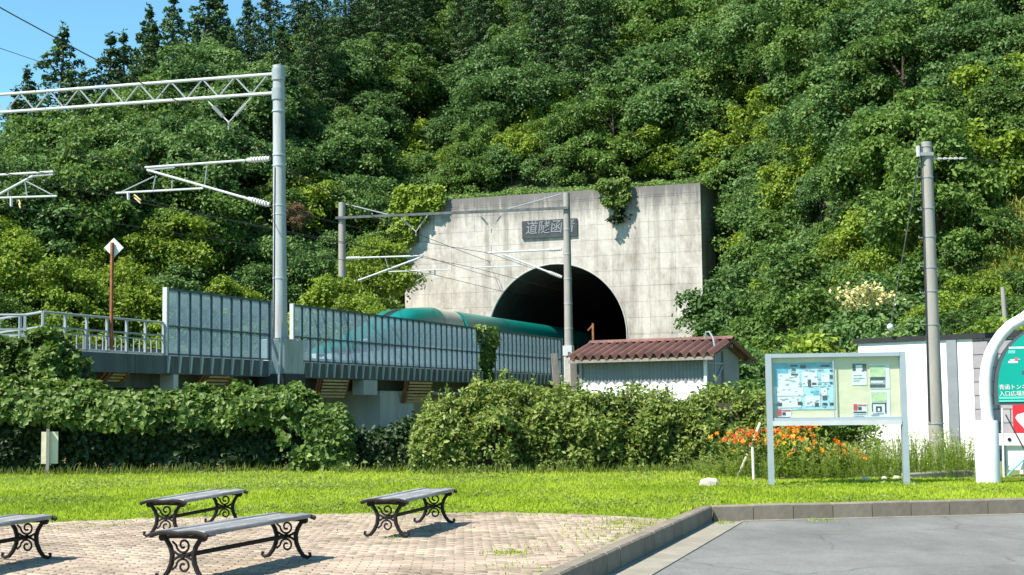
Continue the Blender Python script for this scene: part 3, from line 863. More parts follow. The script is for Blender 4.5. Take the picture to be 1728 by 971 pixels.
# ------------------------------------------------------------------ gantries, brackets and wires
def insulator_v(root, pA, pB, tip):
    for p in (pA, pB):
        p = Vector(p); tv = Vector(tip)
        m = MB(); m.tube(p, tv, 0.025, n=6)
        d = tv - p
        for k in range(9):
            c = p + d * (0.25 + 0.055 * k)
            m.tube(c, c + d.normalized() * 0.03, 0.085, 0.05, n=8)
        m.build('insulator', 'insulator', root, smooth=False)
    MB().tube(tip, Vector(tip) + Vector((0, 0, -0.28)), 0.04, n=6).build('clamp', 'galv', root)
def cantilever(root, pole_s, top, tipp, low, regA, regB, drop, sgn, r=0.046):
    """top/low: pole ends of the stay and strut, tipp: tip; reg: registration arm ends (all local s,z at local t=0)"""
    def v(p, y=0.0): return (p[0], y, p[1])
    MB().tube(v(top), v(tipp[0]), r, n=8).build('top_tube', 'galv_white', root, smooth=True)
    MB().tube(v(low), v(tipp[1]), r * 1.05, n=8).build('strut', 'galv_white', root, smooth=True)
    for p, q in ((top, tipp[0]), (low, tipp[1])):
        P, Q = Vector(v(p)), Vector(v(q)); d = (Q - P).normalized()
        m = MB(); m.tube(P, P + d * 0.95, 0.085, n=8)
        for k in range(6):
            cc = P + d * (0.12 + 0.12 * k); m.tube(cc, cc + d * 0.05, 0.115, n=8)
        m.build('insulator', 'insulator', root)
    MB().tube(v(regA), v(regB), 0.04, n=6).build('registration_arm', 'galv_white', root, smooth=True)
    for p, q in drop:
        MB().tube(v(p), v(q), 0.025, n=6).build('dropper_bar', 'galv', root)
SUPPORT = {}
# near gantry
GS = FS + 0.35
def nt_(u, v): return on_t(u, v, GT)
pole_x, ztop = nt_(462, 112)
bx_, zbase = nt_(473, 571)
PS = bx_
gan = thing('overhead_gantry', 'tall pale mast with a lattice beam and wire brackets over the track', 'gantry', W(PS, GT, zbase), TROT)
hp = ztop - zbase
def lg(u, v):
    s, z = nt_(u, v); return (s - PS, z - zbase)
tilt = pole_x + 0.0 - PS
m = MB(); m.path([(0, 0, 0), (tilt * 0.5 * 0.3, 0, hp * 0.5), (tilt * 0.3, 0, hp)], [0.27, 0.24, 0.215], 20); m.build('mast', 'pole_light', gan, smooth=True)
m = MB(); m.path([(-0.13, -0.26, 0), (-0.10, -0.23, hp * 0.62)], [0.03, 0.03], 6); m.build('cable_duct', 'cable', gan)
for zz in (hp - 0.35, hp - 1.1):
    MB().tube((tilt * 0.3, 0, zz - 0.22), (tilt * 0.3, 0, zz + 0.22), 0.26, n=18).build('collar', 'galv', gan, smooth=True)
for vv in (188, 262, 280, 347, 362, 470, 545):
    zz = lg(470, vv)[1]
    MB().tube((tilt * 0.3 * zz / hp, 0, zz - 0.03), (tilt * 0.3 * zz / hp, 0, zz + 0.03), 0.275 if vv == 470 else 0.255, n=18).build('band', 'steel_grey', gan, smooth=True)
# lattice beam, carried on to the far mast
u0, z0 = lg(452, 126); u1, z1 = lg(0, 160)
b0, y0 = lg(452, 158); b1, y1 = lg(0, 190)
SP = 14.6
def ext(p, q, s): k = (s - p[0]) / (q[0] - p[0]); return p[1] + (q[1] - p[1]) * k
ct = lambda s: ext((u0, z0), (u1, z1), s)
cb = lambda s: ext((b0, y0), (b1, y1), s)
beam = MB().tube((-0.1, 0, ct(-0.1)), (-SP, 0, ct(-SP)), 0.062, n=8).build('top_chord', 'galv_white', gan, smooth=True)
MB().tube((-0.1, 0, cb(-0.1)), (-SP, 0, cb(-SP)), 0.062, n=8).build('bottom_chord', 'galv_white', gan, smooth=True)
nz_ = 19
for i in range(nz_):
    sa = -0.55 - (SP - 1.0) * i / nz_; sb = -0.55 - (SP - 1.0) * (i + 1) / nz_
    if i % 2 == 0: P, Q = (sa, 0, ct(sa)), (sb, 0, cb(sb))
    else: P, Q = (sa, 0, cb(sa)), (sb, 0, ct(sb))
    MB().tube(P, Q, 0.034, n=6).build('brace', 'galv', gan, smooth=True)
MB().path([(-SP, 0, -0.5), (-SP, 0, hp)], [0.27, 0.22], 18).build('mast', 'pole_light', gan, smooth=True)
def V3(p): return (p[0], 0, p[1])
insulator_v(gan, V3(lg(352, 172)), V3(lg(423, 166)), V3(lg(386, 207)))
# right bracket (from the visible mast)
cantilever(gan, 0, lg(455, 268), [lg(245, 283), lg(248, 287)], lg(455, 346), lg(196, 326), lg(343, 318),
           [(lg(349, 282), lg(345, 316)), (lg(291, 304), lg(290, 320)), (lg(263, 296), lg(258, 322)), (lg(260, 298), lg(205, 324))], -1)
MB().tube(V3(lg(248, 287)), V3(lg(295, 283)), 0.035, n=6).build('stub_tube', 'galv', gan)
for dv in (0, 5):
    p, q = lg(227, 329 + dv), lg(268, 345 + dv)
    MB().tube((p[0], 0.0, p[1]), (q[0], -1.2, q[1]), 0.028, n=6).build('pull_off_arm', 'rust_pale_sunlit', gan)
MB().tube(V3(lg(216, 325)), V3(lg(217, 338)), 0.06, n=6).build('clamp', 'galv_white', gan)
# left bracket (from the far mast outside the picture)
cantilever(gan, 0, (-SP, lg(-60, 299)[1]), [lg(90, 290), lg(56, 297)], (-SP, lg(-85, 360)[1]), lg(-60, 336), lg(96, 331),
           [(lg(42, 306), lg(46, 332)), (lg(44, 306), lg(88, 329)), (lg(14, 324), lg(14, 335))], 1)
MB().tube(V3(lg(50, 298)), V3(lg(90, 295)), 0.035, n=6).build('stub_tube', 'galv', gan)
for dv in (0, 6):
    p, q = lg(32, 338 + dv), lg(68, 352 + dv)
    MB().tube((p[0], 0.0, p[1]), (q[0], -1.2, q[1]), 0.028, n=6).build('pull_off_arm', 'rust_pale_sunlit', gan)
MB().tube(V3(lg(19, 333)), V3(lg(19, 349)), 0.06, n=6).build('clamp', 'galv_white', gan)
SUPPORT['near'] = dict(msgR=nt_(247, 285), conR=nt_(217, 338), msgL=nt_(75, 292), conL=nt_(19, 349), v=nt_(386, 212), top=nt_(470, 124))

# portal gantry
PT_ = tB + 1.0
def ptp(u, v): return on_t(u, v, PT_)
rs, rz_top = ptp(954, 326); rs2, rz_b = ptp(960, 588)
ls, lz_top = ptp(577, 342); ls2, _ = ptp(578, 530)
g2 = thing('overhead_gantry', 'pair of concrete masts with a slim beam in front of the portal', 'gantry', W(rs2, PT_, rz_b), TROT)
def l2(u, v):
    s, z = ptp(u, v); return (s - rs2, z - rz_b)
m = MB(); m.path([(0, 0, -0.2), (0, 0, rz_top - rz_b)], [0.26, 0.20], 18); m.build('mast', 'pole_concrete', g2, smooth=True)
m = MB(); m.path([(ls - rs2, 0, ZD - rz_b), (ls - rs2, 0, lz_top - rz_b)], [0.27, 0.22], 18); m.build('mast', 'pole_concrete', g2, smooth=True)
pa, pb = l2(570, 369), l2(962, 352)
MB().box(pb[0], pb[0] + 0.001, 0, 0, 0, 0)
mm_ = MB(); mm_.path([(pa[0], -0.28, pa[1]), (pb[0], -0.28, pb[1])], 0.11, 4); mm_.build('beam', 'girder', g2)
p, q = l2(585, 345), l2(657, 363); MB().tube((p[0], -0.1, p[1]), (q[0], -0.28, q[1]), 0.04, n=6).build('stay', 'galv', g2)
p, q = l2(948, 328), l2(860, 354); MB().tube((p[0], -0.1, p[1]), (q[0], -0.28, q[1]), 0.04, n=6).build('stay', 'galv', g2)
insulator_v(g2, V3(l2(677, 368)), V3(l2(722, 363)), V3(l2(702, 391)))
insulator_v(g2, V3(l2(808, 362)), V3(l2(850, 359)), V3(l2(829, 386)))
cantilever(g2, 0, l2(585, 436), [l2(714, 432), l2(712, 434)], l2(585, 481), l2(655, 459), l2(758, 455),
           [(l2(650, 436), l2(656, 455)), (l2(733, 458), l2(702, 475))], 1, r=0.06)
MB().tube(V3(l2(733, 456)), V3(l2(733, 464)), 0.08, n=6).build('clamp', 'galv', g2)
cantilever(g2, 0, l2(948, 421), [l2(822, 427), l2(850, 430)], l2(948, 468), l2(790, 452), l2(880, 449),
           [(l2(829, 415), l2(829, 426))], -1, r=0.06)
MB().box(-0.3, 0.3, -0.4, 0.1, -0.45, 0.15).build('junction_box', 'galv_white', g2)
for k in range(5):
    zz = 1.2 + k * 1.5
    MB().tube((0, 0, zz - 0.03), (0, 0, zz + 0.03), 0.265 - 0.007 * k, n=16).build('band', 'steel_grey', g2)
SUPPORT['far'] = dict(msgR=ptp(824, 427), conR=ptp(800, 452), msgL=ptp(714, 432), conL=ptp(733, 464), v=ptp(702, 394), v2=ptp(829, 388), top=ptp(577, 342))
# wires
def wire(name, label, pts_, r, mat='cable'):
    m = MB(); m.path(pts_, r, 5); o = m.build(name, mat); tag(o, label, 'wire'); return o
def sag(p, q, k, n=10):
    p, q = Vector(p), Vector(q)
    return [p.lerp(q, i / n) - Vector((0, 0, k * 4 * (i / n) * (1 - i / n))) for i in range(n + 1)]
nr, fr_ = SUPPORT['near'], SUPPORT['far']
def span(near, far, inside, sg):
    a = W(near[0], GT, near[1]); b = W(far[0], PT_, far[1])
    c0 = a - (b - a) * 1.2; c0.z = a.z + 0.2
    c1 = W(inside[0], 30, inside[1])
    return sag(c0, a, sg)[:-1] + sag(a, b, sg)[:-1] + sag(b, c1, sg * 0.4)
wire('messenger_wire', 'sagging upper wire of the near track into the tunnel', span(nr['msgR'], fr_['msgR'], (1.9, 9.2), 0.35), 0.016)
wire('contact_wire', 'straight lower wire of the near track into the tunnel', span(nr['conR'], fr_['conR'], (2.0, 8.6), 0.0), 0.016)
wire('messenger_wire', 'sagging upper wire of the far track into the tunnel', span(nr['msgL'], fr_['msgL'], (-2.2, 9.2), 0.35), 0.016)
wire('contact_wire', 'straight lower wire of the far track into the tunnel', span(nr['conL'], fr_['conL'], (-2.2, 8.6), 0.0), 0.016)
wire('feeder_wire', 'feeder wire hung from the V insulators of both gantries', span(nr['v'], fr_['v'], (-3.5, 10.2), 0.5), 0.018)
a = W(nr['top'][0], GT, at(470, 118, 52).z); b = W(fr_['top'][0], PT_, fr_['top'][1] + 0.8)
wire('ground_wire', 'thin wire crossing the sky towards the left conifers', sag(at(-60, 60, 48), at(250, 150, 120), 0.3), 0.014)
wire('ground_wire', 'thin wire from the tall mast to the portal gantry mast', sag(W(PS, GT, SUPPORT['near']['top'][1] - 3.5), b, 0.4), 0.018)

# ------------------------------------------------------------------ train
tN, zN = on_s(541, 585, -2.15)
train = thing('bullet_train', 'green and white bullet train sliding into the dark tunnel', 'train', W(-2.15, tN, RAIL), TROT)
tJ, _ = on_s(789, 560, -0.5)
CAR1 = tJ - tN; HWD, HT = 1.68, 3.62
def sect(x):
    """half width, roof height, belt (colour split) at distance x behind the nose tip"""
    k = min(1.0, x / 12.0)
    w = HWD * min(1.0, (0.28 + 0.72 * (k ** 0.55)))
    h = 0.95 + (HT - 0.95) * (0.55 * k ** 0.85 + 0.45 * (k * k * (3 - 2 * k)))
    bump_ = 0.22 * math.exp(-((x - 8.8) / 1.7) ** 2)
    return w, h + bump_, 0.62 + 0.80 * min(1, x / 9.0)
def ring(x, up):
    w, h, bz = sect(x)
    if x < 0.02: w, h = 0.25, 0.85
    out = []
    zc = 0.28
    if up:
        for k in range(17):
            th = PI * k / 16
            cx = math.copysign(abs(math.cos(th)) ** 0.50, math.cos(th)); cz = abs(math.sin(th)) ** 0.75
            out.append((w * cx, x, min(bz, h - 0.1) + (h - min(bz, h - 0.1)) * cz))
    else:
        bz2 = min(bz, h - 0.1)
        out = [(w, x, bz2 - 0.02), (w, x, zc + 0.35), (w * 0.92, x, zc), (-w * 0.92, x, zc), (-w, x, zc + 0.35), (-w, x, bz2 - 0.02)]
    return out
def loft(rings, close_ends=True, closed=False):
    m = MB(); n = len(rings[0])
    for r in rings: m.v += r
    for k in range(len(rings) - 1):
        for i in range(n if closed else n - 1):
            j = (i + 1) % n
            m.f.append((k * n + i, k * n + j, (k + 1) * n + j, (k + 1) * n + i))
    if close_ends:
        m.f.append(tuple(range(n))); m.f.append(tuple((len(rings) - 1) * n + i for i in range(n)))
    return m
xs_ = [0, 0.15, 0.5, 1, 1.6, 2.4, 3.4, 4.5, 5.6, 6.6, 7.4, 8.0, 8.6, 9.2, 10, 11, 12.2, 13.5, CAR1 - 0.25]
loft([ring(x, True) for x in xs_]).build('upper_body', 'train_green', train, smooth=True)
loft([ring(x, False) for x in xs_], closed=True).build('lower_body', 'train_white', train, smooth=True)
w_ = HWD + 0.006
for sd in (-1, 1):
    m = MB(); prev = []
    pts_ = []
    for x in xs_:
        w, h, bz = sect(x)
        if x < 0.5: continue
        pts_.append((sd * (w + 0.008), x, min(bz, h - 0.1) - 0.06))
    st = MB()
    for (p, q) in zip(pts_, pts_[1:]):
        st.add([(p[0], p[1], p[2] - 0.06), (q[0], q[1], q[2] - 0.06), (q[0], q[1], q[2] + 0.03), (p[0], p[1], p[2] + 0.03)], [(0, 1, 2, 3)])
    st.build('stripe', 'train_pink', train, recalc=False)
# windscreen canopy
rings = []
for x in (6.9, 7.5, 8.2, 8.8, 9.4):
    w, h, bz = sect(x)
    rings.append([(math.cos(PI * (0.18 + 0.64 * k / 10)) * w * 0.8, x, (h + 0.015) - 0.55 * (abs(k - 5) / 5) ** 2.2) for k in range(11)])
loft(rings, False).build('windscreen', 'train_dark', train, smooth=True, recalc=False)
for sd in (-1, 1):
    w, h, bz = sect(3.2)
    m = MB(); m.path([(sd * w * 0.80, 2.7, h - 0.32), (sd * w * 0.86, 3.5, h - 0.28)], [0.10, 0.13], 8); m.build('headlight', 'white_paint', train, smooth=True)
y = 13.0; wm = MB().box(-0.01, 0.01, 0, 0.62, 1.72, 2.35).mesh('window', 'train_dark')
while y < CAR1 + 26:
    if not (CAR1 - 2.0 < y < CAR1 + 1.5):
        o = obj('window', wm, train); o.location = (HWD + 0.003, y, 0)
    y += 1.05
# grey-green roof cover at the car end, gangway and second car
MB().add([], [])
loft([[(x * 1.006, y_, z + 0.012) for x, y_, z in ring(xx, True)[1:16]] for xx in (CAR1 - 3.1, CAR1 - 0.3)], False).build('roof_cover', 'train_roof', train, smooth=True, recalc=False)
def car2ring(y, up):
    r = ring(14.0, up)
    return [(a, y, c) for a, b, c in r]
loft([[(a * 0.93, b, c * 0.97) for a, b, c in car2ring(yy, True)] for yy in (CAR1 - 0.3, CAR1 + 0.35)]).build('gangway', 'train_dark', train, smooth=True)
loft([car2ring(yy, True) for yy in (CAR1 + 0.3, CAR1 + 26)]).build('upper_body', 'train_green', train, smooth=True)
loft([car2ring(yy, False) for yy in (CAR1 + 0.3, CAR1 + 26)], closed=True).build('lower_body', 'train_white', train, smooth=True)
for yy in (2.4, 15.5):
    box('bogie', 'train_dark', train, -1.3, 1.3, yy + 2.5, yy + 5.5, 0.02, 0.27)

# ------------------------------------------------------------------ shed
SY = 41.5
sl_ = at(982, 640, SY); sr_ = at(1190, 640, SY - 1.75)
dsh = Vector((sr_.x - sl_.x, sr_.y - sl_.y, 0)); SL = dsh.length; sang = math.atan2(dsh.y, dsh.x)
shed = thing('storage_shed', 'small shed with red-brown corrugated roof and grey corrugated walls', 'shed', (sl_.x, sl_.y, 0), sang)
SDEP = 2.9
ez = at(1080, 602, SY).z; rz2 = at(1110, 578, SY).z
def corr(nw, L, amp, per=8):
    return [(L * k / (nw * per), amp * math.sin(2 * PI * k / per)) for k in range(nw * per + 1)]
cw = corr(34, SL, 0.022, 4)
m = MB()
for x, a in cw: m.v += [(x, a, 0.0), (x, a, ez + 0.03)]
for k in range(len(cw) - 1): m.f.append((2 * k, 2 * k + 2, 2 * k + 3, 2 * k + 1))
m.build('front_wall', 'shed_wall', shed, recalc=False)
box('corner_trim', 'white_paint', shed, SL - 0.02, SL + 0.06, -0.05, 0.03, 0, ez)
box('corner_trim', 'shed_wall_plain', shed, -0.06, 0.02, -0.05, 0.03, 0, ez)
ridge_y = SDEP * 0.45
gz = rz2
MB().prism([(0.04, 0), (SDEP, 0), (SDEP, ez), (ridge_y, gz - 0.06), (0.04, ez)], SL - 0.02, SL + 0.02, 'x').build('gable_wall', 'shed_wall_plain', shed)
MB().prism([(0.04, 0), (SDEP, 0), (SDEP, ez), (ridge_y, gz - 0.06), (0.04, ez)], -0.02, 0.02, 'x').build('gable_wall', 'shed_wall_plain', shed)
box('back_wall', 'shed_wall_plain', shed, 0.03, SL - 0.03, SDEP - 0.04, SDEP, 0, ez)
# scalloped pale foot strip
m = MB(); zb_ = at(1080, 652, SY).z; n = 90
for k in range(n + 1):
    x = SL * k / n; zz = zb_ + 0.0 + 0.10 * abs(math.sin(PI * k / 6.4)) + 0.015 * math.sin(k * 1.7)
    m.v += [(x, -0.055, 0.02), (x, -0.055, zz + 0.02)]
for k in range(n): m.f.append((2 * k, 2 * k + 2, 2 * k + 3, 2 * k + 1))
m.build('foot_strip', 'white_paint', shed, recalc=False)
# corrugated roof, two slopes, thick sheets
nw = 17; x0, x1 = -0.32, SL + 0.42
def roof_slope(yA, zA, yB, zB, skewA):
    c = corr(nw, x1 - x0, 0.075, 10)
    m = MB(); d = Vector((0, yB - yA, zB - zA)).normalized(); nn = Vector((0, -d.z, d.y))
    if nn.z < 0: nn = -nn
    rows = []
    for lvl in (0, -0.018):
        for (yy, zz) in ((yA, zA), (yB, zB)):
            row = []
            for x, a in c:
                p = Vector((x0 + x, yy, zz)) + nn * (a + lvl); row.append(len(m.v)); m.v.append(tuple(p))
            rows.append(row)
    for k in range(len(c) - 1):
        m.f.append((rows[0][k], rows[0][k + 1], rows[1][k + 1], rows[1][k]))
        m.f.append((rows[2][k], rows[3][k], rows[3][k + 1], rows[2][k + 1]))
        m.f.append((rows[0][k], rows[2][k], rows[2][k + 1], rows[0][k + 1]))
        m.f.append((rows[1][k], rows[1][k + 1], rows[3][k + 1], rows[3][k]))
    m.build('roof_slope', 'roof_red', shed, smooth=True, recalc=False)
roof_slope(-0.38, ez - 0.02, ridge_y, gz + 0.04, 0)
roof_slope(SDEP + 0.45, ez - 0.10, ridge_y + 0.02, gz + 0.04, 0)
MB().prism([(ridge_y - 0.16, gz + 0.045), (ridge_y, gz + 0.135), (ridge_y + 0.16, gz + 0.045), (ridge_y, gz + 0.10)], x0, x1, 'x').build('ridge_cap', 'roof_red', shed)
for (y, z) in ((-0.3, ez - 0.13), (ridge_y, gz - 0.16), (SDEP + 0.3, ez - 0.17)):
    box('purlin', 'wood_old', shed, x0 + 0.05, x1 - 0.05, y - 0.04, y + 0.04, z - 0.05, z + 0.04)
# door frame on the gable side, brace and hooked vent pipe
fx = SL + 0.05
MB().tube((fx, 0.15, ez - 0.25), (fx, 1.35, ez - 0.25), 0.03, n=6).build('brace', 'steel_grey', shed)
MB().tube((fx, 0.15, ez - 1.15), (fx, 1.35, ez - 0.32), 0.03, n=6).build('brace', 'steel_grey', shed)
MB().tube((fx, 0.1, ez - 1.2), (fx, 1.4, ez - 1.2), 0.03, n=6).build('brace', 'steel_grey', shed)
MB().box(fx - 0.03, fx + 0.03, 1.32, 1.42, 0, ez + 0.1).build('post', 'wood_old', shed)
MB().box(fx - 0.025, fx + 0.012, 1.6, 2.35, 0.1, 1.95).build('door', 'shed_wall_plain', shed)
pp = [(SL + 0.14, 0.4, 0.6), (SL + 0.16, 0.4, ez + 0.2), (SL + 0.10, 0.45, gz + 0.05), (SL - 0.02, 0.5, gz + 0.22), (SL - 0.14, 0.55, gz + 0.22), (SL - 0.18, 0.57, gz + 0.05)]
MB().path(pp, 0.028, 8).build('vent_pipe', 'galv', shed, smooth=True)

# planks and stakes behind the barrier end
pr = at(955, 620, 60)
for i, (u, v0, v1, lean, lb) in enumerate(((948, 596, 655, 0.25, 'weathered plank leaning against the barrier end'), (958, 602, 655, 0.0, 'pale upright plank left of the shed'), (970, 596, 655, 0.05, 'dark upright plank close to the shed wall'))):
    p = at(u, v1, 44); q = at(u, v0, 44)
    o = MB().box(-0.1, 0.1, -0.03, 0.03, 0, q.z).build('plank', 'wood_old' if i != 1 else 'stake')
    o.location = (p.x, p.y, 0); o.rotation_euler = (0, lean * -0.3, 0.2)
    tag(o, lb, 'plank')
# rusty signal post in front of the bore
p = hit(1001, 575, W(0, -6), TD); q = hit(1001, 546, W(0, -6), TD)
rp = thing('rusty_post', 'thin rusty post with a side arm standing before the bore', 'post', (p.x, p.y, 0), TROT)
MB().box(-0.06, 0.06, -0.06, 0.06, 0, q.z).build('upright', 'rust', rp)
MB().path([(0, 0, q.z - 0.1), (-0.35, 0, q.z - 0.45)], 0.05, 4).build('arm', 'rust', rp)

# ------------------------------------------------------------------ white building on the right
BL = at(1450, 640, 38.0); BR = at(1728, 640, 34.8)
bd = Vector((BR.x - BL.x, BR.y - BL.y, 0)); bl = bd.length; bang = math.atan2(bd.y, bd.x)
def bu(u):                      # distance along the wall for a pixel column
    p = hit(u, 640, BL, Vector((-bd.y, bd.x, 0)).normalized()); return (p - BL).dot(bd.normalized())
bld = thing('flat_roof_building', 'white flat-roofed building with a grey stripe and a grey block section', 'building', (BL.x, BL.y, 0), bang)
BH = at(1450, 579, 38.0).z; BW = bl + 4.5
s1_, s2_, s3_ = bu(1600), bu(1617), bu(1643)
box('white_wall', 'white_wall', bld, 0, s1_, 0, 0.15, -0.1, BH)
box('grey_pilaster', 'grey_wall', bld, s1_, s2_, -0.05, 0.15, -0.1, BH)
box('white_wall', 'white_wall', bld, s2_, s3_, 0, 0.15, -0.1, BH)
box('inner_wall', 'mortar', bld, s3_, BW, 0.03, 0.15, -0.1, BH)
box('side_wall', 'white_wall', bld, 0, 0.15, 0.15, 4.0, -0.1, BH)
box('back_wall', 'white_wall', bld, 0, BW, 4.0, 4.15, -0.1, BH)
box('side_wall', 'white_wall', bld, BW - 0.15, BW, 0.15, 4.0, -0.1, BH)
bh_ = 0.34; bw_ = 0.62
row = 0; z = -0.1
while z < BH - 0.05:
    x = s3_ + 0.01 - (0.31 if row % 2 else 0)
    while x < BW:
        a_, b_ = max(x, s3_ + 0.01), min(x + bw_, BW) - 0.02
        if b_ - a_ > 0.05:
            MB().box(a_, b_, 0.0 + random.uniform(-.003, .003), 0.028, z + 0.02, min(z + bh_, BH)).build('block', 'block_wall', bld)
        x += bw_
    z += bh_; row += 1
box('roof', 'roof_black', bld, -0.10, BW + 0.12, -0.03, 4.3, BH, BH + 0.07)
box('fascia', 'roof_black', bld, -0.12, BW + 0.12, -0.06, -0.031, BH - 0.02, BH + 0.11)
for x in (s1_ * 0.33, s1_ * 0.66):
    box('wall_joint', 'grey_wall', bld, x, x + 0.004, -0.003, -0.0005, 0, BH)
# cables fixed to the roof edge
# ------------------------------------------------------------------ utility pole
PB = at(1580, 745, 34.0); PTp = at(1565, 240, 34.0)
up_ = thing('utility_pole', 'grey concrete utility pole before the white building', 'pole', (PB.x, PB.y, 0), 0)
lean = (PTp.x - PB.x) / (PTp.z - PB.z) * 0.45
def ax(z): return (lean * z, 0, z)
MB().path([ax(-0.1), ax(PTp.z * 0.5), ax(PTp.z)], [0.185, 0.155, 0.125], 20).build('shaft', 'pole_concrete', up_, smooth=True)
for v in (248, 262, 300, 352, 400, 452, 492, 548, 715):
    z = at(1570, v, 34).z
    r = 0.185 - 0.06 * z / PTp.z
    MB().tube(ax(z - 0.015), ax(z + 0.015), r + 0.012, n=18).build('band', 'galv', up_)
for i, v in enumerate((300, 355, 402, 450, 495, 548)):
    z = at(1565, v, 34).z; x = ax(z)[0]; r = 0.185 - 0.06 * z / PTp.z
    MB().path([(x - r, -0.03, z), (x - r - 0.13, -0.06, z), (x - r - 0.13, -0.06, z + 0.05)], 0.012, 5).build('step_bolt', 'galv', up_)
zz = PTp.z - 0.12
MB().path([(ax(zz)[0] - 0.16, -0.08, zz + 0.05), (ax(zz)[0] - 0.2, -0.1, 1.0)], 0.018, 5).build('riser_cable', 'cable', up_)
z = at(1555, 262, 34).z
MB().box(ax(z)[0] - 0.28, ax(z)[0] + 0.12, -0.16, -0.1, z - 0.04, z + 0.04).build('cross_bracket', 'galv', up_)
MB().tube((ax(z)[0] - 0.24, -0.13, z - 0.06), (ax(z)[0] - 0.24, -0.13, z + 0.2), 0.05, n=8).build('insulator', 'insulator', up_)
m = MB(); zz = at(1580, 268, 34).z
for k in range(6):
    m.tube((ax(zz)[0] + 0.15 + 0.13 * k, 0.02, zz), (ax(zz)[0] + 0.24 + 0.13 * k, 0.02, zz), 0.035, 0.02, n=7)
m.tube((ax(zz)[0] + 0.1, 0.02, zz), (ax(zz)[0] + 0.95, 0.02, zz), 0.012, n=5); m.build('strain_insulator', 'insulator', up_)
e0 = Vector((PB.x + ax(zz)[0] + 0.95, PB.y + 0.02, zz))
wire('service_wire', 'wire leaving the utility pole to the right', sag(e0, e0 + Vector((14, 6, 0.4)), 0.25), 0.012)
g0 = at(1553, 262, 33.8); g1 = at(1498, 577, 37.4)
gw = thing('guy_wire', 'slanting guy wire with a white ball insulator beside the pole', 'guy wire', g1, 0)
MB().tube((0, 0, 0), g0 - g1, 0.012, n=5).build('strand', 'wire_grey', gw)
bp_ = (g0 - g1) * 0.085
MB().path([bp_ + (g0 - g1).normalized() * k for k in (-0.09, -0.06, 0, 0.06, 0.09)], [0.03, 0.07, 0.085, 0.07, 0.03], 10).build('ball_insulator', 'white_paint', gw, smooth=True)
pts_ = sag(at(1590, 735, 33.9), at(1608, 800, 33.6), 0.0, 3)
# thin grey post in the slope grass
p = at(1698, 545, 50); q = at(1692, 485, 50)
o = MB().path([(0, 0, -1.5), (q.x - p.x, 0, q.z - p.z)], [0.09, 0.08], 10).build('slope_post', 'pole_concrete', smooth=True); o.location = p
tag(o, 'slim grey post standing in the grassy slope above the building', 'post')

# ------------------------------------------------------------------ notice board
NL = gp(1302, 822); NR = gp(1530, 821)
nd = Vector((NR.x - NL.x, NR.y - NL.y, 0)); nl = nd.length; nang = math.atan2(nd.y, nd.x)
nb = thing('notice_board', 'grey metal notice board on two posts with papers behind glass', 'notice board', (NL.x, NL.y, 0), nang)
sc_ = NL.y
HT_ = at(1296, 598, NL.y).z; HB_ = at(1300, 716, NL.y).z
x0, x1 = 0.0, nl
def post_mb(x): return MB().box(x - 0.052, x + 0.052, -0.075, 0.10, -0.1, HT_ + 0.004)
post_mb(x0).build('post', 'alu', nb); post_mb(x1).build('post', 'alu', nb)
MB().box(x0 + 0.053, x1 - 0.053, -0.085, 0.10, HT_ - 0.07, HT_).build('top_frame', 'alu', nb)
MB().box(x0 + 0.053, x1 - 0.053, -0.09, 0.10, HB_ - 0.03, HB_ + 0.055).build('bottom_frame', 'galv_white', nb)
bk = MB().box(x0 + 0.054, x1 - 0.054, 0.03, 0.07, HB_ + 0.056, HT_ - 0.071).build('back_panel', 'cork_board', nb)
MB().box(x0 + 0.054, x1 - 0.054, -0.05, 0.029, HB_ + 0.057, HB_ + 0.11).build('sill', 'alu', nb)
mx_ = x0 + nl * 0.485
for a_, b_ in ((x0 + 0.068, mx_ - 0.011), (mx_ + 0.011, x1 - 0.068)):
    MB().box(a_, b_, -0.045, -0.041, HB_ + 0.111, HT_ - 0.072).build('glass_pane', 'clear_glass', nb, recalc=False)
MB().box(mx_ - 0.010, mx_ + 0.010, -0.05, -0.035, HB_ + 0.111, HT_ - 0.072).build('glazing_bar', 'alu', nb)
def nbp(u, v):
    p = hit(u, v, NL + Vector((0, 0.02, 0)), Vector((-nd.y, nd.x, 0)).normalized()); return (p - NL).dot(nd.normalized()), p.z
def sheet(name, mat, u0, v0, u1, v1, y=0.022, parent=nb, lab=None):
    a_, t_ = nbp(u0, v0); b_, z_ = nbp(u1, v1)
    m = MB(); nxx, nzz = 5, 4
    for j in range(nzz + 1):
        for i in range(nxx + 1):
            m.v.append((a_ + (b_ - a_) * i / nxx, y - 0.002 * random.random(), z_ + (t_ - z_) * j / nzz))
    for j in range(nzz):
        for i in range(nxx):
            k = j * (nxx + 1) + i; m.f.append((k, k + 1, k + nxx + 2, k + nxx + 1))
    o = m.build(name, mat, parent, recalc=False)
    if lab: o['label'] = lab
    return o
def patches(parent, mat, lst, y=0.0165):
    for (u0, v0, u1, v1) in lst: sheet('print', mat, u0, v0, u1, v1, y, parent)
ps = sheet('poster', 'paper_blue', 1305, 613, 1410, 691, lab='large pale blue poster crowded with small pictures')
patches(ps, 'paper_cyan', [(1305, 613, 1330, 640), (1330, 613, 1405, 620), (1306, 641, 1328, 652), (1372, 660, 1382, 667)])
patches(ps, 'paper_white', [(1313, 631, 1350, 655), (1353, 628, 1380, 652), (1311, 655, 1356, 668), (1358, 668, 1384, 686), (1312, 670, 1352, 688), (1386, 630, 1400, 645), (1386, 655, 1396, 668)], 0.0155)
rr_ = random.Random(3)
lst = []
for k in range(75):
    u = rr_.uniform(1308, 1400); v = rr_.uniform(622, 686); lst.append((u, v, u + rr_.uniform(2, 7), v + rr_.uniform(1.2, 3.2)))
patches(ps, 'ink_grey', lst, 0.0145)
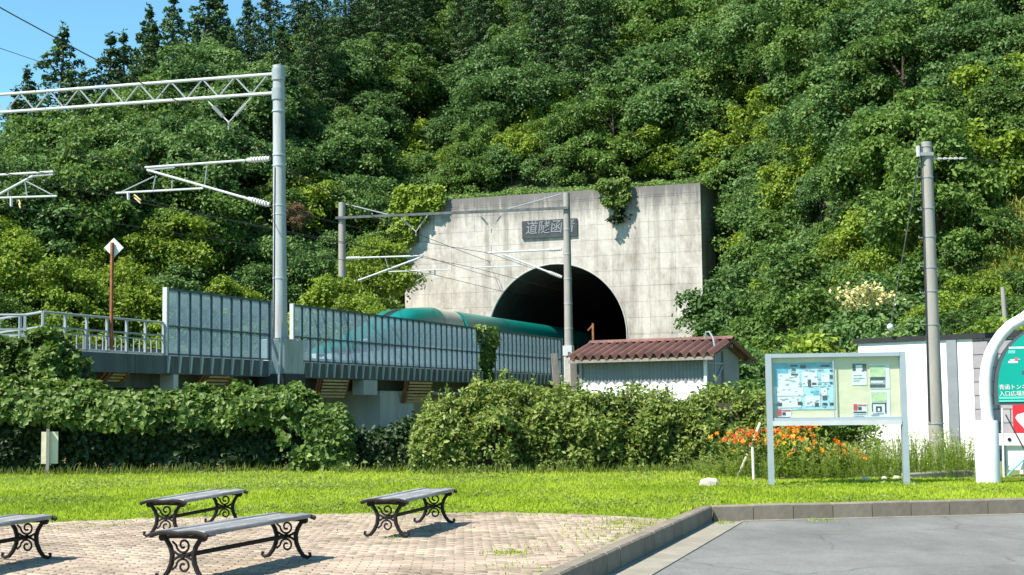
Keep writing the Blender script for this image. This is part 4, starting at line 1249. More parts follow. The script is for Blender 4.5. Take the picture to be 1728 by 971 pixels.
patches(ps, 'ink', [(1334, 616, 1346, 619), (1350, 616, 1360, 622), (1385, 616, 1400, 619), (1336, 622, 1342, 626), (1335, 631, 1347, 634), (1400, 624, 1407, 627), (1400, 633, 1407, 639), (1400, 645, 1405, 648),
                    (1363, 641, 1369, 653), (1370, 646, 1378, 650), (1346, 678, 1354, 684), (1388, 668, 1396, 675), (1312, 680, 1320, 686), (1388, 680, 1396, 684), (1400, 680, 1407, 684), (1375, 680, 1382, 686)], 0.0135)
for (u0, v0) in ((1311, 690), (1439, 681)):
    p_ = sheet('leaflet', 'paper_white', u0, v0, u0 + 25, v0 + 24)
    patches(p_, 'ink_red', [(u0 + 1, v0 + 1, u0 + 8, v0 + 12), (u0 + 9, v0 + 2, u0 + 23, v0 + 4)])
    patches(p_, 'ink', [(u0 + 9, v0 + 6, u0 + 15, v0 + 11), (u0 + 1, v0 + 14, u0 + 23, v0 + 16)])
    patches(p_, 'ink_grey', [(u0 + 1, v0 + 18, u0 + 23, v0 + 19), (u0 + 1, v0 + 21, u0 + 20, v0 + 22)])
p_ = sheet('leaflet', 'paper_white', 1437, 613, 1463, 650)
patches(p_, 'ink', [(1438, 614, 1444, 626), (1455, 614, 1462, 626), (1444, 614, 1456, 616), (1454, 625, 1457, 627)])
patches(p_, 'ink_grey', [(1440, 633, 1454, 634.2), (1440, 638, 1459, 639.2), (1440, 642, 1450, 643.2)])
p_ = sheet('picture_sheet', 'paper_white', 1467, 614, 1502, 656)
patches(p_, 'ink_green', [(1468, 617, 1494, 636)]); patches(p_, 'ink', [(1468, 637, 1494, 642), (1468, 649, 1494, 654)]); patches(p_, 'ink_grey', [(1468, 642, 1494, 649)])
patches(p_, 'paper_white', [(1470 , 643, 1490, 646)], 0.0150)
p_ = sheet('picture_sheet', 'paper_white', 1468, 658, 1503, 708)
patches(p_, 'ink_green', [(1470, 662, 1496, 678)]); patches(p_, 'ink', [(1471, 680, 1496, 681.5), (1471, 680, 1473, 695), (1493, 680, 1496, 698), (1478, 686, 1488, 695)])
patches(p_, 'ink_grey', [(1473, 697, 1492, 699), (1470, 700, 1484, 702)]); patches(p_, 'paper_white', [(1481, 689, 1485, 694)], 0.0135)

# ------------------------------------------------------------------ arched sign
CB = gp(1668, 819)
SG = thing('arched_sign', 'green arched information sign in a white tubular frame', 'sign', (CB.x, CB.y, 0), nang)
def sgp(u, v):
    n_ = Vector((-nd.y, nd.x, 0)).normalized(); p = hit(u, v, CB, n_); return (p - CB).dot(nd.normalized()), p.z
r_c = (sgp(1688, 760)[0] - sgp(1647, 760)[0]) / 2
zc_ = sgp(1668, 710)[1]
SWD = 3.1                                   # distance between the two feet
for xx in (0, SWD):
    m = MB(); m.path([(xx, 0, -0.1), (xx, 0, zc_ - 0.03), (xx, 0, zc_)], [r_c, r_c, r_c * 0.93], 28); m.build('column', 'white_paint', SG, smooth=True)
ptsA = [sgp(u, v) for u, v in ((1667, 712), (1665, 690), (1663, 665), (1663, 640), (1665, 620), (1670, 600), (1678, 583), (1690, 565), (1705, 550), (1728, 537))]
cx_ = SWD / 2; apex = ptsA[-1][1] + 0.42
full = [(p[0], 0, p[1]) for p in ptsA]
xa, za = ptsA[-1]
full += [(xa + (cx_ - xa) * k / 5, 0, za + (apex - za) * math.sin(PI / 2 * k / 5)) for k in range(1, 6)]
full += [(SWD - p[0], 0, p[2]) for p in reversed(full[:-1])]
MB().path(full, 0.102, 16).build('arch_tube', 'white_paint', SG, smooth=True)
edge = [sgp(u, v) for u, v in ((1678, 684), (1677, 655), (1679, 632), (1684, 612), (1692, 595), (1703, 580), (1716, 568), (1728, 559))]
xe, ze = edge[-1]; apz = apex - 0.30
eh = [(p[0], p[1]) for p in edge] + [(xe + (cx_ - xe) * k / 5, ze + (apz - ze) * math.sin(PI / 2 * k / 5)) for k in range(1, 6)]
pol = eh + [(SWD - x, z) for x, z in reversed(eh[:-1])]
MB().prism(pol, -0.05, 0.07, 'y').build('sign_box', 'sign_edge', SG)
cen = (cx_, (pol[0][1] + apz) / 2)
inn = [(cx_ + (x - cx_) * 0.955, cen[1] + (z - cen[1]) * 0.94) for x, z in pol]
pan = MB().prism(inn, -0.062, -0.0505, 'y').build('sign_panel', 'sign_green', SG)
def sline(u0, v0, u1, v1, mat='sign_line', y=-0.066):
    a_, b_ = sgp(u0, v0); c_, d_ = sgp(u1, v1)
    return MB().box(a_, c_, y, y + 0.003, d_, b_).build('print', mat, pan, recalc=False)
sline(1685, 670, 1760, 672.5); sline(1685, 676, 1760, 677.5); sline(1701, 586, 1760, 588, 'paper_white')
sline(1700, 592, 1712, 597, 'sign_line'); sline(1700, 610, 1716, 613, 'paper_white'); sline(1711, 604, 1716, 610, 'ink_red'); sline(1703, 607, 1711, 609, 'paper_white'); sline(1716, 606, 1720, 608, 'ink_grey')
sline(1723, 626, 1732, 632, 'sign_edge')
xt, zt1 = sgp(1683, 655); _, zt2 = sgp(1683, 665); _, zh = sgp(1683, 650)
th = sgp(1700, 650)[1] - sgp(1700, 659)[1]
def left_text(txt, size, zc):
    o = text_mesh(txt, size, 'paper_white', pan, (0, 0, 0), (PI / 2, 0, 0), 0.002)
    w = max(v.co.x for v in o.data.vertices) - min(v.co.x for v in o.data.vertices); mn = min(v.co.x for v in o.data.vertices)
    o.location = (xt + 0.02 - mn, -0.066, zc)
left_text('青函トンネル', th * 1.02, zt1 + 0.005)
left_text('入口広場案内図', th * 1.02, zt2 - 0.005)
# things under the sign: red board with a white blot, white boards, slim white stake, hose
RB = at(1712, 700, 29.0)
rb = thing('red_board', 'red board with a white blot behind the arched sign', 'board', (RB.x, RB.y, 0), nang)
p0_, p1_ = at(1709, 686, 29.0), at(1790, 737, 28.4)
MB().box(p0_.x - RB.x, p0_.x - RB.x + 1.3, 0, 0.03, p1_.z, p0_.z + 0.1).build('panel', 'red_panel', rb)
MB().box(p0_.x - RB.x + 0.1, p0_.x - RB.x + 0.16, 0.031, 0.07, 0, p0_.z).build('leg', 'white_paint', rb)
MB().box(p0_.x - RB.x + 1.1, p0_.x - RB.x + 1.16, 0.031, 0.07, 0, p0_.z).build('leg', 'white_paint', rb)
bl_ = [(at(1722, 705, 29).x - RB.x + 0.27 + 0.33 * math.cos(a) * (1 + 0.25 * math.sin(3 * a)), at(1725, 712, 29).z + 0.24 * math.sin(a) * (1 + 0.2 * math.cos(2 * a))) for a in [2 * PI * k / 20 for k in range(20)]]
MB().prism(bl_, -0.006, -0.001, 'y').build('white_blot', 'white_paint', rb)
WB = at(1690, 745, 28.2)
wb = thing('white_barrier', 'low white barrier boards behind the white column', 'barrier', (WB.x, WB.y, 0), nang)
a_ = at(1686, 732, 28.2).z; b_ = at(1686, 752, 28.2).z
MB().bbox(-0.05, 1.6, 0, 0.05, b_, a_, 0.01).build('upper_board', 'white_paint', wb)
MB().box(0.08, 1.6, 0.055, 0.09, 0.12, b_ - 0.01).build('lower_board', 'paper_white', wb)
for xx in (0.15, 0.68):
    MB().tube((xx, -0.005, (a_ + b_) / 2), (xx, -0.012, (a_ + b_) / 2), 0.035, n=10).build('bolt', 'black_iron', wb)
MB().box(0.04, 0.075, 0.01, 0.05, 0, b_).build('leg', 'sign_edge', wb)
MB().box(1.48, 1.52, 0.01, 0.05, 0, b_).build('leg', 'sign_edge', wb)
p = gp(1694, 806); q = at(1691, 689, p.y)
o = MB().path([(0, 0, -0.02), (q.x - p.x, 0, q.z)], 0.02, 8).build('garden_stake', 'white_paint', smooth=True); o.location = (p.x, p.y, 0)
tag(o, 'slim white stake right of the white column', 'stake')
p = at(1700, 800, p.y + 0.3)
o = MB().path([(0, 0, 0.02), (0.1, 0.05, 0.1), (0.35, 0.1, 0.3), (0.6, 0.1, 0.35)], 0.018, 6).build('hose', 'hose', smooth=True); o.location = (p.x, p.y, 0)
tag(o, 'pale blue hose hanging by the white barrier', 'hose')
p = at(1697, 700, 27.6); q = at(1728, 758, 27.3)
o = MB().tube((0, 0, 0), q - p, 0.014, n=5).build('stay_cable', 'cable'); o.location = p
tag(o, 'dark slanting cable under the arched sign', 'cable')

# small board on a post by the left hedge
p = at(80, 797, 33.7); p.z = 0
sb = thing('small_sign', 'small blank white board on a short post before the dark hedge', 'sign', (p.x, p.y, 0), 0.25)
zt_ = at(80, 724, p.y).z
MB().box(-0.035, 0.035, -0.04, 0.04, -0.1, zt_).build('post', 'pole_concrete', sb)
MB().box(-0.15, 0.23, 0.042, 0.065, at(80, 783, p.y).z, at(80, 729, p.y).z).build('board', 'cork_board', sb)
# stakes, stone, planter slab
for (a0, a1, nm, lb) in (((1243, 793), (1283, 714), 'garden_stake', 'pale stake leaning among the orange flowers'), ((1272, 813), (1270, 755), 'garden_stake', 'short pale upright stake by the notice board')):
    p = gp(a0[0], max(a0[1], 806)); p = Vector((p.x, p.y, 0)); st_ = at(a0[0], a0[1], p.y); q = at(a1[0], a1[1], p.y)
    o = MB().path([(0, 0, st_.z if st_.z > 0.2 else -0.05), (q.x - p.x, 0, q.z)], 0.028, 8).build(nm, 'stake', smooth=True); o.location = p
    tag(o, lb, 'stake')
p = gp(1198, 823)
m = MB(); m.path([(-0.17, 0, 0.03), (-0.14, 0, 0.06), (-0.02, 0, 0.08), (0.1, 0.01, 0.07), (0.16, 0, 0.04)], [0.03, 0.085, 0.10, 0.09, 0.03], 7)
o = m.build('pale_stone', 'pale_stone'); o.location = p; tag(o, 'pale angular stone lying on the lawn', 'stone')
p = gp(1540, 812); q = gp(1648, 806)
d_ = (q - p); o = MB().bbox(0, d_.length, -0.1, 0.12, -0.05, 0.12, 0.02).build('edging_slab', 'gutter'); o.location = (p.x, p.y + 0.5, 0); o.rotation_euler = (0, 0, math.atan2(d_.y, d_.x))
tag(o, 'low concrete edging slab before the weeds', 'edging')
for i, (u, v, lb) in enumerate(((1466, 812, 'white pebble by the flower bed edge'), (1498, 810, 'flat pale rock by the flower bed edge'), (1518, 809, 'small pale rock left of the notice board post'))):
    p = gp(u, v + 4); m = MB(); m.path([(-0.09, 0, 0.02), (-0.06, 0, 0.04), (0.03, 0.01, 0.05), (0.09, 0, 0.02)], [0.02, 0.05, 0.055, 0.02], 7)
    o = m.build('rock', 'pale_stone'); o.location = (p.x, p.y + 0.2, 0); o.rotation_euler = (0, 0, i * 1.3); tag(o, lb, 'rock')

# ------------------------------------------------------------------ benches
def make_bench():
    root = thing('bench', 'x', 'bench', (0, 0, 0), 0, 'cast iron benches on the paving')
    Lh, H = 1.0, 0.44
    # seat: five slats following a gentle wave across the depth
    n = 4; wd = 0.50
    for i in range(n):
        x = -wd / 2 + wd * (i + 0.5) / n
        zc = H - 0.02 + (0.006 if i in (0, n - 1) else 0.0)
        m = MB(); m.bbox(-wd / n / 2 + 0.003, wd / n / 2 - 0.003, -Lh, Lh, -0.018, 0.02, 0.008)
        o = m.build('seat_slat', 'bench_wood', root); o.location = (x, 0, zc); o.rotation_euler = (0, (0.10 if i == n - 1 else -0.10 if i == 0 else 0.0), 0)
    for sy in (-1, 1):
        y = sy * (Lh + 0.012)
        # wavy end bar below and at the ends of the slats
        pts_ = [(-0.28 + 0.56 * k / 16, y, H - 0.016 + 0.005 * math.cos(4 * PI * (k / 16 - 0.5) + PI) - 0.022 * (abs(k - 8) / 8) ** 6) for k in range(17)]
        m = MB(); m.path(pts_, 0.024, 8, 0.9); m.build('end_bar', 'black_iron', root, smooth=True)
        yl = sy * (Lh - 0.06)
        def leg(sx):
            c = [(0.185, H - 0.055), (0.165, 0.36), (0.125, 0.30), (0.105, 0.235), (0.112, 0.16), (0.145, 0.09), (0.19, 0.035), (0.235, 0.022), (0.265, 0.04), (0.262, 0.065), (0.245, 0.06)]
            return [(sx * x, yl, z) for x, z in c]
        for sx in (-1, 1):
            m = MB(); m.path(leg(sx), [0.020, 0.021, 0.022, 0.023, 0.023, 0.022, 0.021, 0.018, 0.016, 0.014, 0.012], 8); m.build('leg', 'black_iron', root, smooth=True)
            m = MB(); m.tube((sx * 0.20, yl - 0.02, H - 0.06), (sx * 0.20, yl + 0.02, H - 0.06), 0.032, n=12); m.build('boss', 'black_iron', root, smooth=True)
        def scroll(z0, up):
            s = 1 if up else -1
            out = []
            for k in range(26):
                th = 2 * PI * 1.35 * k / 25
                r = 0.072 * (1 - 0.78 * k / 25)
                out.append((0.0 + r * math.cos(th + PI * 1.0) * 1.0 + 0.005, yl, z0 + s * (r * math.sin(th + PI * 1.0) + 0.0)))
            return [(-0.105, yl, z0 + s * 0.03)] + out
        m = MB(); m.path(scroll(0.315, True), 0.0105, 6); m.build('scroll', 'black_iron', root, smooth=True)
        m = MB(); m.path(scroll(0.135, False), 0.0105, 6); m.build('scroll', 'black_iron', root, smooth=True)
        for sz in (1, -1):
            m = MB(); m.path([(-0.11, yl, 0.225 + sz * 0.045), (-0.05, yl, 0.225 + sz * 0.012), (0, yl, 0.225), (0.05, yl, 0.225 + sz * 0.012), (0.11, yl, 0.225 + sz * 0.045)], 0.012, 6); m.build('web', 'black_iron', root, smooth=True)
        m = MB(); m.path([(-0.20, yl, H - 0.055), (0, yl, H - 0.048), (0.20, yl, H - 0.055)], 0.018, 6); m.build('cross_bar', 'black_iron', root, smooth=True)
    m = MB(); m.tube((0, -Lh + 0.04, 0.225), (0, Lh - 0.04, 0.225), 0.021, n=10); m.build('stretcher', 'black_iron', root, smooth=True)
    return root
b0_ = make_bench()
bench_px = [((650, 912), (735, 887), 'iron bench nearest the kerb, standing alone'),
            ((268, 914), (388, 886), 'iron bench closest to the lawn, behind another bench'),
            ((325, 984), (470, 951), 'iron bench in front of the lawn-side bench'),
            ((-125, 984), (25, 953), 'iron bench cut off by the picture edge')]
for i, (a_, b_, lb) in enumerate(bench_px):
    o = b0_ if i == 0 else copy_tree(b0_)
    p, q = gp(*a_), gp(*b_)
    d_ = q - p; mid = (p + q) / 2
    o.location = (mid.x, mid.y, 0.024); o.rotation_euler = (0, 0, math.atan2(d_.y, d_.x) - PI / 2)
    o['label'] = lb

# ------------------------------------------------------------------ foliage prototypes
def crown_leaves(rng, R, H, nl, ns, nlf, leaf, mat, name, flat=0.6, z0=0.0, spread=0.10, lobe=(0.14, 0.27)):
    """leaf pairs grouped in small tilted sprays on many uneven lobes"""
    P, Nn, T, Ls = [], [], [], []
    sd = rng.uniform(0, 50)
    for i in range(nl):
        d = rng.normal(size=3); d[2] = abs(d[2]) * 1.25 - 0.62; d /= np.linalg.norm(d)
        env = 1.0 + 0.55 * mnoise.noise(Vector((d[0] * 1.3 + sd, d[1] * 1.3, d[2] * 1.3)))
        rad = env * rng.uniform(0.42, 1.0) ** 0.6
        c = np.array([d[0] * R * 0.88 * rad, d[1] * R * 0.88 * rad, z0 + H * 0.5 + d[2] * H * 0.48 * rad])
        rl = R * rng.uniform(*lobe); tl = rng.uniform(-0.14, 0.14)
        for j in range(ns):
            e = rng.normal(size=3) + d * 0.7 + np.array([0, 0, 0.6]); e /= np.linalg.norm(e)
            sc = c + e * rl * np.array([1.15, 1.15, flat]) * rng.uniform(0.6, 1.15)
            ts = tl + rng.uniform(-0.16, 0.16)
            ax_ = norm(e * 0.5 + np.array([0, 0, 0.7]) + rng.normal(size=3) * 0.35)
            k = nlf
            off = rng.normal(size=(k, 3)) * R * spread * np.array([1, 1, 0.9])
            off -= ax_ * (off @ ax_)[:, None] * 0.65
            rr2 = np.sum(off ** 2, 1)
            p = sc + off - ax_ * (rr2 / (R * spread) * 0.22)[:, None]
            P.append(p); Nn.append(norm(ax_ + off / (R * spread) * 0.35 + rng.normal(size=(k, 3)) * 0.55))
            T.append(0.45 + ts + rng.normal(size=k) * 0.11); Ls.append(leaf * rng.uniform(0.6, 1.3, k))
    P = np.concatenate(P); Nn = np.concatenate(Nn); T = np.concatenate(T); Ls = np.concatenate(Ls)
    return kites(name, mat, P, Nn, Ls, Ls * rng.uniform(0.5, 0.7, len(Ls)), T, rng=rng)
def trunk_mesh(rng, H, r, crownR, nb):
    m = MB()
    bend = rng.normal(size=2) * 0.25
    pts_ = [(bend[0] * math.sin(k / 5 * 2), bend[1] * math.sin(k / 5 * 2), -1.0 + (H * 0.75 + 1.0) * k / 5) for k in range(6)]
    m.path(pts_, [r * (1 - 0.14 * k) for k in range(6)], 7)
    for i in range(nb):
        a = 2 * PI * i / nb + rng.uniform(-.4, .4); zb = H * rng.uniform(0.28, 0.6); L = crownR * rng.uniform(0.55, 0.85)
        b = Vector((0, 0, zb)); e = Vector((math.cos(a) * L, math.sin(a) * L, zb + L * rng.uniform(0.3, 0.8)))
        mid = b.lerp(e, 0.5) + Vector((0, 0, 0.12 * L))
        m.path([b, mid, e], [r * 0.45, r * 0.3, r * 0.12], 5)
    return m.mesh('trunk', 'bark', True)
def tree_proto(kind, i):
    rng = np.random.default_rng(100 + i * 7 + hash_kind[kind])
    if kind == 'conifer':
        H = 17.0; R = rng.uniform(2.7, 3.4)
        P, Nn, T, Ls, U = [], [], [], [], []
        nlev = 27
        for l in range(nlev):
            k = l / (nlev - 1); z = 1.6 + (H - 2.2) * k
            rad = R * ((1 - k) ** 0.78) * rng.uniform(0.75, 1.12) + 0.10
            nb = max(2, int(9 * (1 - k) + 2.5))
            for b in range(nb * 2):
                inner = b >= nb
                a = 2 * PI * (b + rng.random()) / nb
                out = np.array([math.cos(a), math.sin(a), 0.0]); L = rad * (rng.uniform(0.68, 1.05) if not inner else rng.uniform(0.25, 0.55))
                tl = rng.uniform(-0.16, 0.16) - (0.12 if inner else 0)
                rl = (0.34 + 0.42 * (1 - k)) * rng.uniform(0.7, 1.15) * min(1.0, 0.45 + rad / 1.6)
                c = out * L + np.array([0, 0, z - 0.25 * L + rng.normal() * 0.18])
                kk = 46 if not inner else 26
                e = norm(rng.normal(size=(kk, 3)) + out * 0.55 + np.array([0, 0, 0.55]))
                P.append(c + e * rl * np.array([1, 1, 0.85]) * rng.uniform(0.75, 1.05, (kk, 1)))
                dirs = norm(e * 0.55 + np.array([0, 0, 0.55]) + rng.normal(size=(kk, 3)) * 0.45)
                U.append(dirs); Nn.append(norm(e + rng.normal(size=(kk, 3)) * 0.3))
                T.append(0.36 + 0.16 * e[:, 2] + tl + rng.normal(size=kk) * 0.08); Ls.append(rng.uniform(0.18, 0.34, kk))
        tipz = np.linspace(H - 1.4, H + 0.25, 30)
        P.append(np.stack([rng.normal(size=30) * 0.07, rng.normal(size=30) * 0.07, tipz], 1)); U.append(norm(np.stack([rng.normal(size=30), rng.normal(size=30), np.full(30, 1.2)], 1))); Nn.append(rng.normal(size=(30, 3))); T.append(np.full(30, 0.3)); Ls.append(np.full(30, 0.32))
        P, Nn, T, Ls, U = map(np.concatenate, (P, Nn, T, Ls, U))
        cm = kites('crown', 'leaf_conifer', P, Nn, Ls, Ls * 0.52, T, U=U, fold=0.2, rng=rng)
        m = MB(); m.path([(0, 0, -1), (0, 0, H * 0.5), (0, 0, H * 0.98)], [0.26, 0.17, 0.03], 7)
        return m.mesh('trunk', 'bark', True), cm, H
    if kind == 'broad':
        R, H = rng.uniform(3.2, 3.9), rng.uniform(6.5, 8.0)
        cm = crown_leaves(rng, R, H, 58, 9, 25, 0.29, ('leaf_broad', 'leaf_cool', 'leaf_broad')[i % 3], 'crown', z0=0.5)
        return trunk_mesh(rng, H, 0.2, R, 5), cm, H
    if kind == 'layered':
        R, H = rng.uniform(3.2, 3.8), rng.uniform(6.0, 7.0)
        cm = crown_leaves(rng, R, H, 34, 11, 30, 0.30, 'leaf_cool', 'crown', flat=0.20, z0=0.8, spread=0.13, lobe=(0.22, 0.36))
        return trunk_mesh(rng, H, 0.2, R, 5), cm, H
    if kind == 'bright':
        R, H = rng.uniform(2.6, 3.2), rng.uniform(5.0, 6.2)
        cm = crown_leaves(rng, R, H, 50, 9, 22, 0.25, 'leaf_bright', 'crown', z0=0.6)
        return trunk_mesh(rng, H, 0.15, R, 5), cm, H
    if kind == 'bush':
        R, H = rng.uniform(1.9, 2.3), rng.uniform(2.8, 3.4)
        cm = crown_leaves(rng, R, H, 40, 9, 19, 0.20, ('leaf_cool', 'leaf_broad', 'leaf_bright')[i % 3], 'crown', z0=-0.2)
        return trunk_mesh(rng, H, 0.08, R, 6), cm, H
hash_kind = dict(conifer=1, broad=2, layered=3, bright=4, bush=5)
PROTO = {k: [tree_proto(k, i) for i in range(n)] for k, n in (('conifer', 4), ('broad', 6), ('layered', 3), ('bright', 4), ('bush', 3))}
NAMES = dict(conifer='cedar_tree', broad='broadleaf_tree', layered='broadleaf_tree', bright='young_tree', bush='bush')
TREES = []
def plant(kind, x, y, z, sc, label, group=None, sz=None):
    tm, cm, H = PROTO[kind][random.randrange(len(PROTO[kind]))]
    root = thing(NAMES[kind], label, 'bush' if kind == 'bush' else 'tree', (x, y, z), random.uniform(0, 2 * PI), group)
    root.scale = (sc * (1.3 if kind == 'conifer' else 1), sc * (1.3 if kind == 'conifer' else 1), sz or sc)
    root.rotation_euler[0] = random.uniform(-.05, .05); root.rotation_euler[1] = random.uniform(-.05, .05)
    obj('trunk', tm, root); obj('crown', cm, root)
    TREES.append((x, y))
    return root
# skyline cedars, tops where the photograph has them
SKY = [(100, 50, 132, 1.0, 'pointed cedar standing alone against the sky above the lattice beam'), (48, 118, 138, 0.8, 'thin-topped small cedar at the sky edge on the far left'),
       (20, 150, 130, 0.9, 'low dark cedar at the picture edge behind the lattice beam'), (176, 58, 134, 1.1, 'broad cedar right of the lone pointed cedar'),
       (212, 52, 142, 0.8, 'small pale cedar top between two darker cedars'), (243, 12, 146, 0.8, 'narrow cedar tip rising into the blue sky'),
       (286, -4, 142, 0.85, 'slender open-branched cedar whose tip reaches the picture top'), (272, 40, 128, 1.15, 'bulky lit cedar below the slender tip'),
       (352, -30, 132, 1.3, 'massive cedar cut off by the picture top'), (420, -15, 138, 0.9, 'cedar beside the last gap of blue sky'),
       (462, -35, 134, 1.1, 'tall cedar right of the last gap of sky'), (238, 60, 122, 1.1, 'lighter cedar in front of the narrow cedar tip'), (330, 50, 122, 1.0, 'cedar below the massive cut-off cedar'),
       (140, 120, 124, 1.0, 'dark cedar low between the lone cedar and the broad cedar'), (505, -20, 136, 1.1, 'cedar above the mast top'), (400, 45, 124, 1.0, 'shaded cedar left of the mast top'),
       (545, -30, 138, 1.0, 'cedar just right of the mast top'), (585, -45, 134, 1.1, 'cedar cut off by the picture top right of the mast'), (625, -50, 140, 1.0, 'farther cedar at the picture top right of the mast'), (385, -10, 146, 0.8, 'cedar closing the sky gap left of the mast')]
for (u, v, Y, wsc, lb) in SKY:
    tp = at(u, v, Y); gz_ = hill_z(tp.x, Y)
    h = max(9.0, tp.z - gz_)
    plant('conifer', tp.x, Y, tp.z - h, 1.0, lb, 'cedars along the skyline').scale = (wsc * h / 17.0 * 1.35, wsc * h / 17.0 * 1.35, h / 17.0)
# hillside trees by zones
COLS = ((120, 'at the picture edge behind the lattice beam'), (280, 'behind the lattice beam middle'), (440, 'behind the wire brackets'), (560, 'just right of the tall mast'), (700, 'behind the left concrete mast'), (860, 'over the left portal corner'), (1000, 'over the name plaque'), (1200, 'over the right portal corner'), (1380, 'right of the portal'), (1540, 'left of the utility pole'), (9999, 'right of the utility pole'))
KINDW = dict(broad='green broadleaf tree', conifer='dark cedar', bright='yellow-green young tree', layered='flat-layered tree', bush='leafy bush')
def zone(u, v, kind):
    col = next(w for lim, w in COLS if u < lim)
    row = 'at the picture top' if v < 60 else 'high on the slope' if v < 140 else 'above mid slope' if v < 220 else 'below mid slope' if v < 310 else 'low on the slope'
    return '%s %s %s' % (KINDW[kind], row, col), '%s %s, %s' % (row, col, KINDW[kind])
SKYL = [(-200, 150), (0, 150), (60, 140), (130, 130), (200, 110), (235, 80), (300, 62), (340, 30), (400, 45), (440, 10), (520, -60), (700, -200), (2000, -400)]
def skyline(u):
    for (a, va), (b, vb) in zip(SKYL, SKYL[1:]):
        if u <= b: return va + (vb - va) * (u - a) / (b - a)
    return -400
def far_enough(x, y, d):
    return all((x - a) ** 2 + (y - b) ** 2 > d * d for a, b in TREES)
cand = []
rt = random.Random(11)
for k in range(16000):
    y = rt.uniform(58, 172); x = rt.uniform(-0.42 * y, 0.42 * y)
    z = hill_z(x, y)
    if z < 1.2: continue
    s, t = ST((x, y))
    if -14.0 < s < 12.6 and t < 9.5: continue
    pr = proj((x, y, z + 6))
    if pr is None or pr[0] < -120 or pr[0] > 1850 or pr[1] < -130: continue
    if 1575 < pr[0] and y < 68: continue                  # open grassy slope
    cand.append((y, x, z, pr))
cand.sort()
count = 0
for (y, x, z, pr) in cand:
    d = 2.75 + (y - 60) * 0.012
    if not far_enough(x, y, d): continue
    u, v = pr; r = rt.random(); low = z < 9
    if u < 560 and y > 105 and v < 210: kind = 'conifer' if r < 0.6 else 'broad'
    elif 560 <= u < 1000 and v < 110: kind = 'conifer' if r < 0.40 else 'broad'
    elif u < 560 and low: kind = 'bright' if r < 0.6 else ('broad' if r < 0.9 else 'layered')
    elif u >= 1200 and low: kind = 'bright' if r < 0.35 else ('broad' if r < 0.8 else 'layered')
    else: kind = 'broad' if r < 0.56 else ('layered' if r < 0.80 else 'bright' if r < 0.84 else 'bush')
    sc = rt.uniform(0.6, 1.15) * (1.0 if y > 85 else 0.85)
    if kind == 'conifer': sc = rt.uniform(0.6, 0.9)
    if kind == 'bush': sc *= 1.5
    tp = proj((x, y, z + PROTO[kind][0][2] * sc))
    if tp[1] < skyline(tp[0]) + (35 if kind == 'conifer' else 30): continue
    lb, gr = zone(u, v, kind)
    plant(kind, x, y, z - 0.4, sc, lb, gr)
    count += 1
fills = 0
rf = random.Random(23)
for k in range(14000):
    if fills >= 230: break
    y = rf.uniform(60, 132); x = rf.uniform(-0.40 * y, 0.40 * y); z = hill_z(x, y)
    s, t = ST((x, y))
    near_portal = -15 < s < 17 and t < 26
    if z < 1.2 or (-13.0 < s < 11.6 and t < 6.5): continue
    if 0.31 * y < x and y < 68: continue
    if not near_portal and rf.random() < 0.6: continue
    pr = proj((x, y, z + 2))
    if pr is None or not (-60 < pr[0] < 1790) or pr[1] < -20: continue
    if not far_enough(x, y, 1.75): continue
    tp = proj((x, y, z + 4))
    if tp[1] < skyline(tp[0]) + 30: continue
    lb, gr = zone(pr[0], pr[1], 'bush')
    plant('bush', x, y, z - 0.3, rf.uniform(0.75, 1.35), lb, gr)
    fills += 1
print('hillside trees', count, fills)
# trees and bushes at known places
def bush_px(u, v, Y, sc, lb, kind='bush', zadd=0.0, grp=None):
    p = at(u, v, Y); H = {'bush': 3.1, 'bright': 5.6, 'broad': 7.2, 'layered': 6.5}[kind] * sc
    zg = max(0.0, hill_z(p.x, Y)) if Y > 44 else 0.0
    return plant(kind, p.x, Y, max(zg - 0.2, p.z - H), sc, lb, grp)
bush_px(1250, 440, 82, 1.0, 'dense dark tree overlapping the right edge of the portal', 'broad')
bush_px(1330, 470, 72, 0.9, 'tree right of the one overlapping the portal edge', 'broad')
bush_px(1420, 480, 66, 0.9, 'tree with pale cream blossom clusters left of the utility pole', 'broad')
bush_px(1500, 500, 60, 0.8, 'dark tree directly left of the utility pole', 'broad')
bush_px(1270, 560, 52, 1.1, 'leafy bush behind the shed roof end', 'bush')
bush_px(1285, 600, 46, 0.95, 'leafy bush right of the shed', 'bush')
bush_px(1340, 565, 52, 1.3, 'leafy bush behind the notice board top', 'bush')
bush_px(1410, 560, 50, 1.25, 'leafy bush left of the white building corner', 'bush')
bush_px(1625, 520, 52, 1.1, 'green bush behind the building roof right of the pole', 'bush')
bush_px(1675, 535, 50, 1.0, 'green bush behind the building roof by the slim post', 'bush')
bush_px(1530, 545, 50, 1.0, 'green bush behind the building roof left of the pole', 'bush')
for (u, v, Y, sc, lb) in ((1615, 395, 64, 0.75, 'yellowish bush high on the grassy slope beside the pole'), (1680, 385, 64, 0.8, 'yellowish bush at the top of the grassy slope'), (1715, 455, 57, 0.6, 'small bush on the grassy slope at the picture edge'), (1640, 455, 57, 0.6, 'small bush in the middle of the grassy slope'), (1605, 490, 54, 0.6, 'small bush low on the grassy slope beside the pole'), (1660, 500, 53, 0.6, 'small bush low on the grassy slope above the roof'), (1720, 500, 52, 0.6, 'small bush low on the slope at the picture edge')):
    bush_px(u, v, Y, sc, lb, 'bush')
bush_px(640, 430, 96, 0.9, 'bright tree left of the portal edge', 'bright')
bush_px(560, 470, 88, 0.95, 'bright tree behind the left concrete mast', 'bright')
bush_px(610, 500, 86, 0.8, 'small bright tree behind the barrier near the train roof', 'bright')
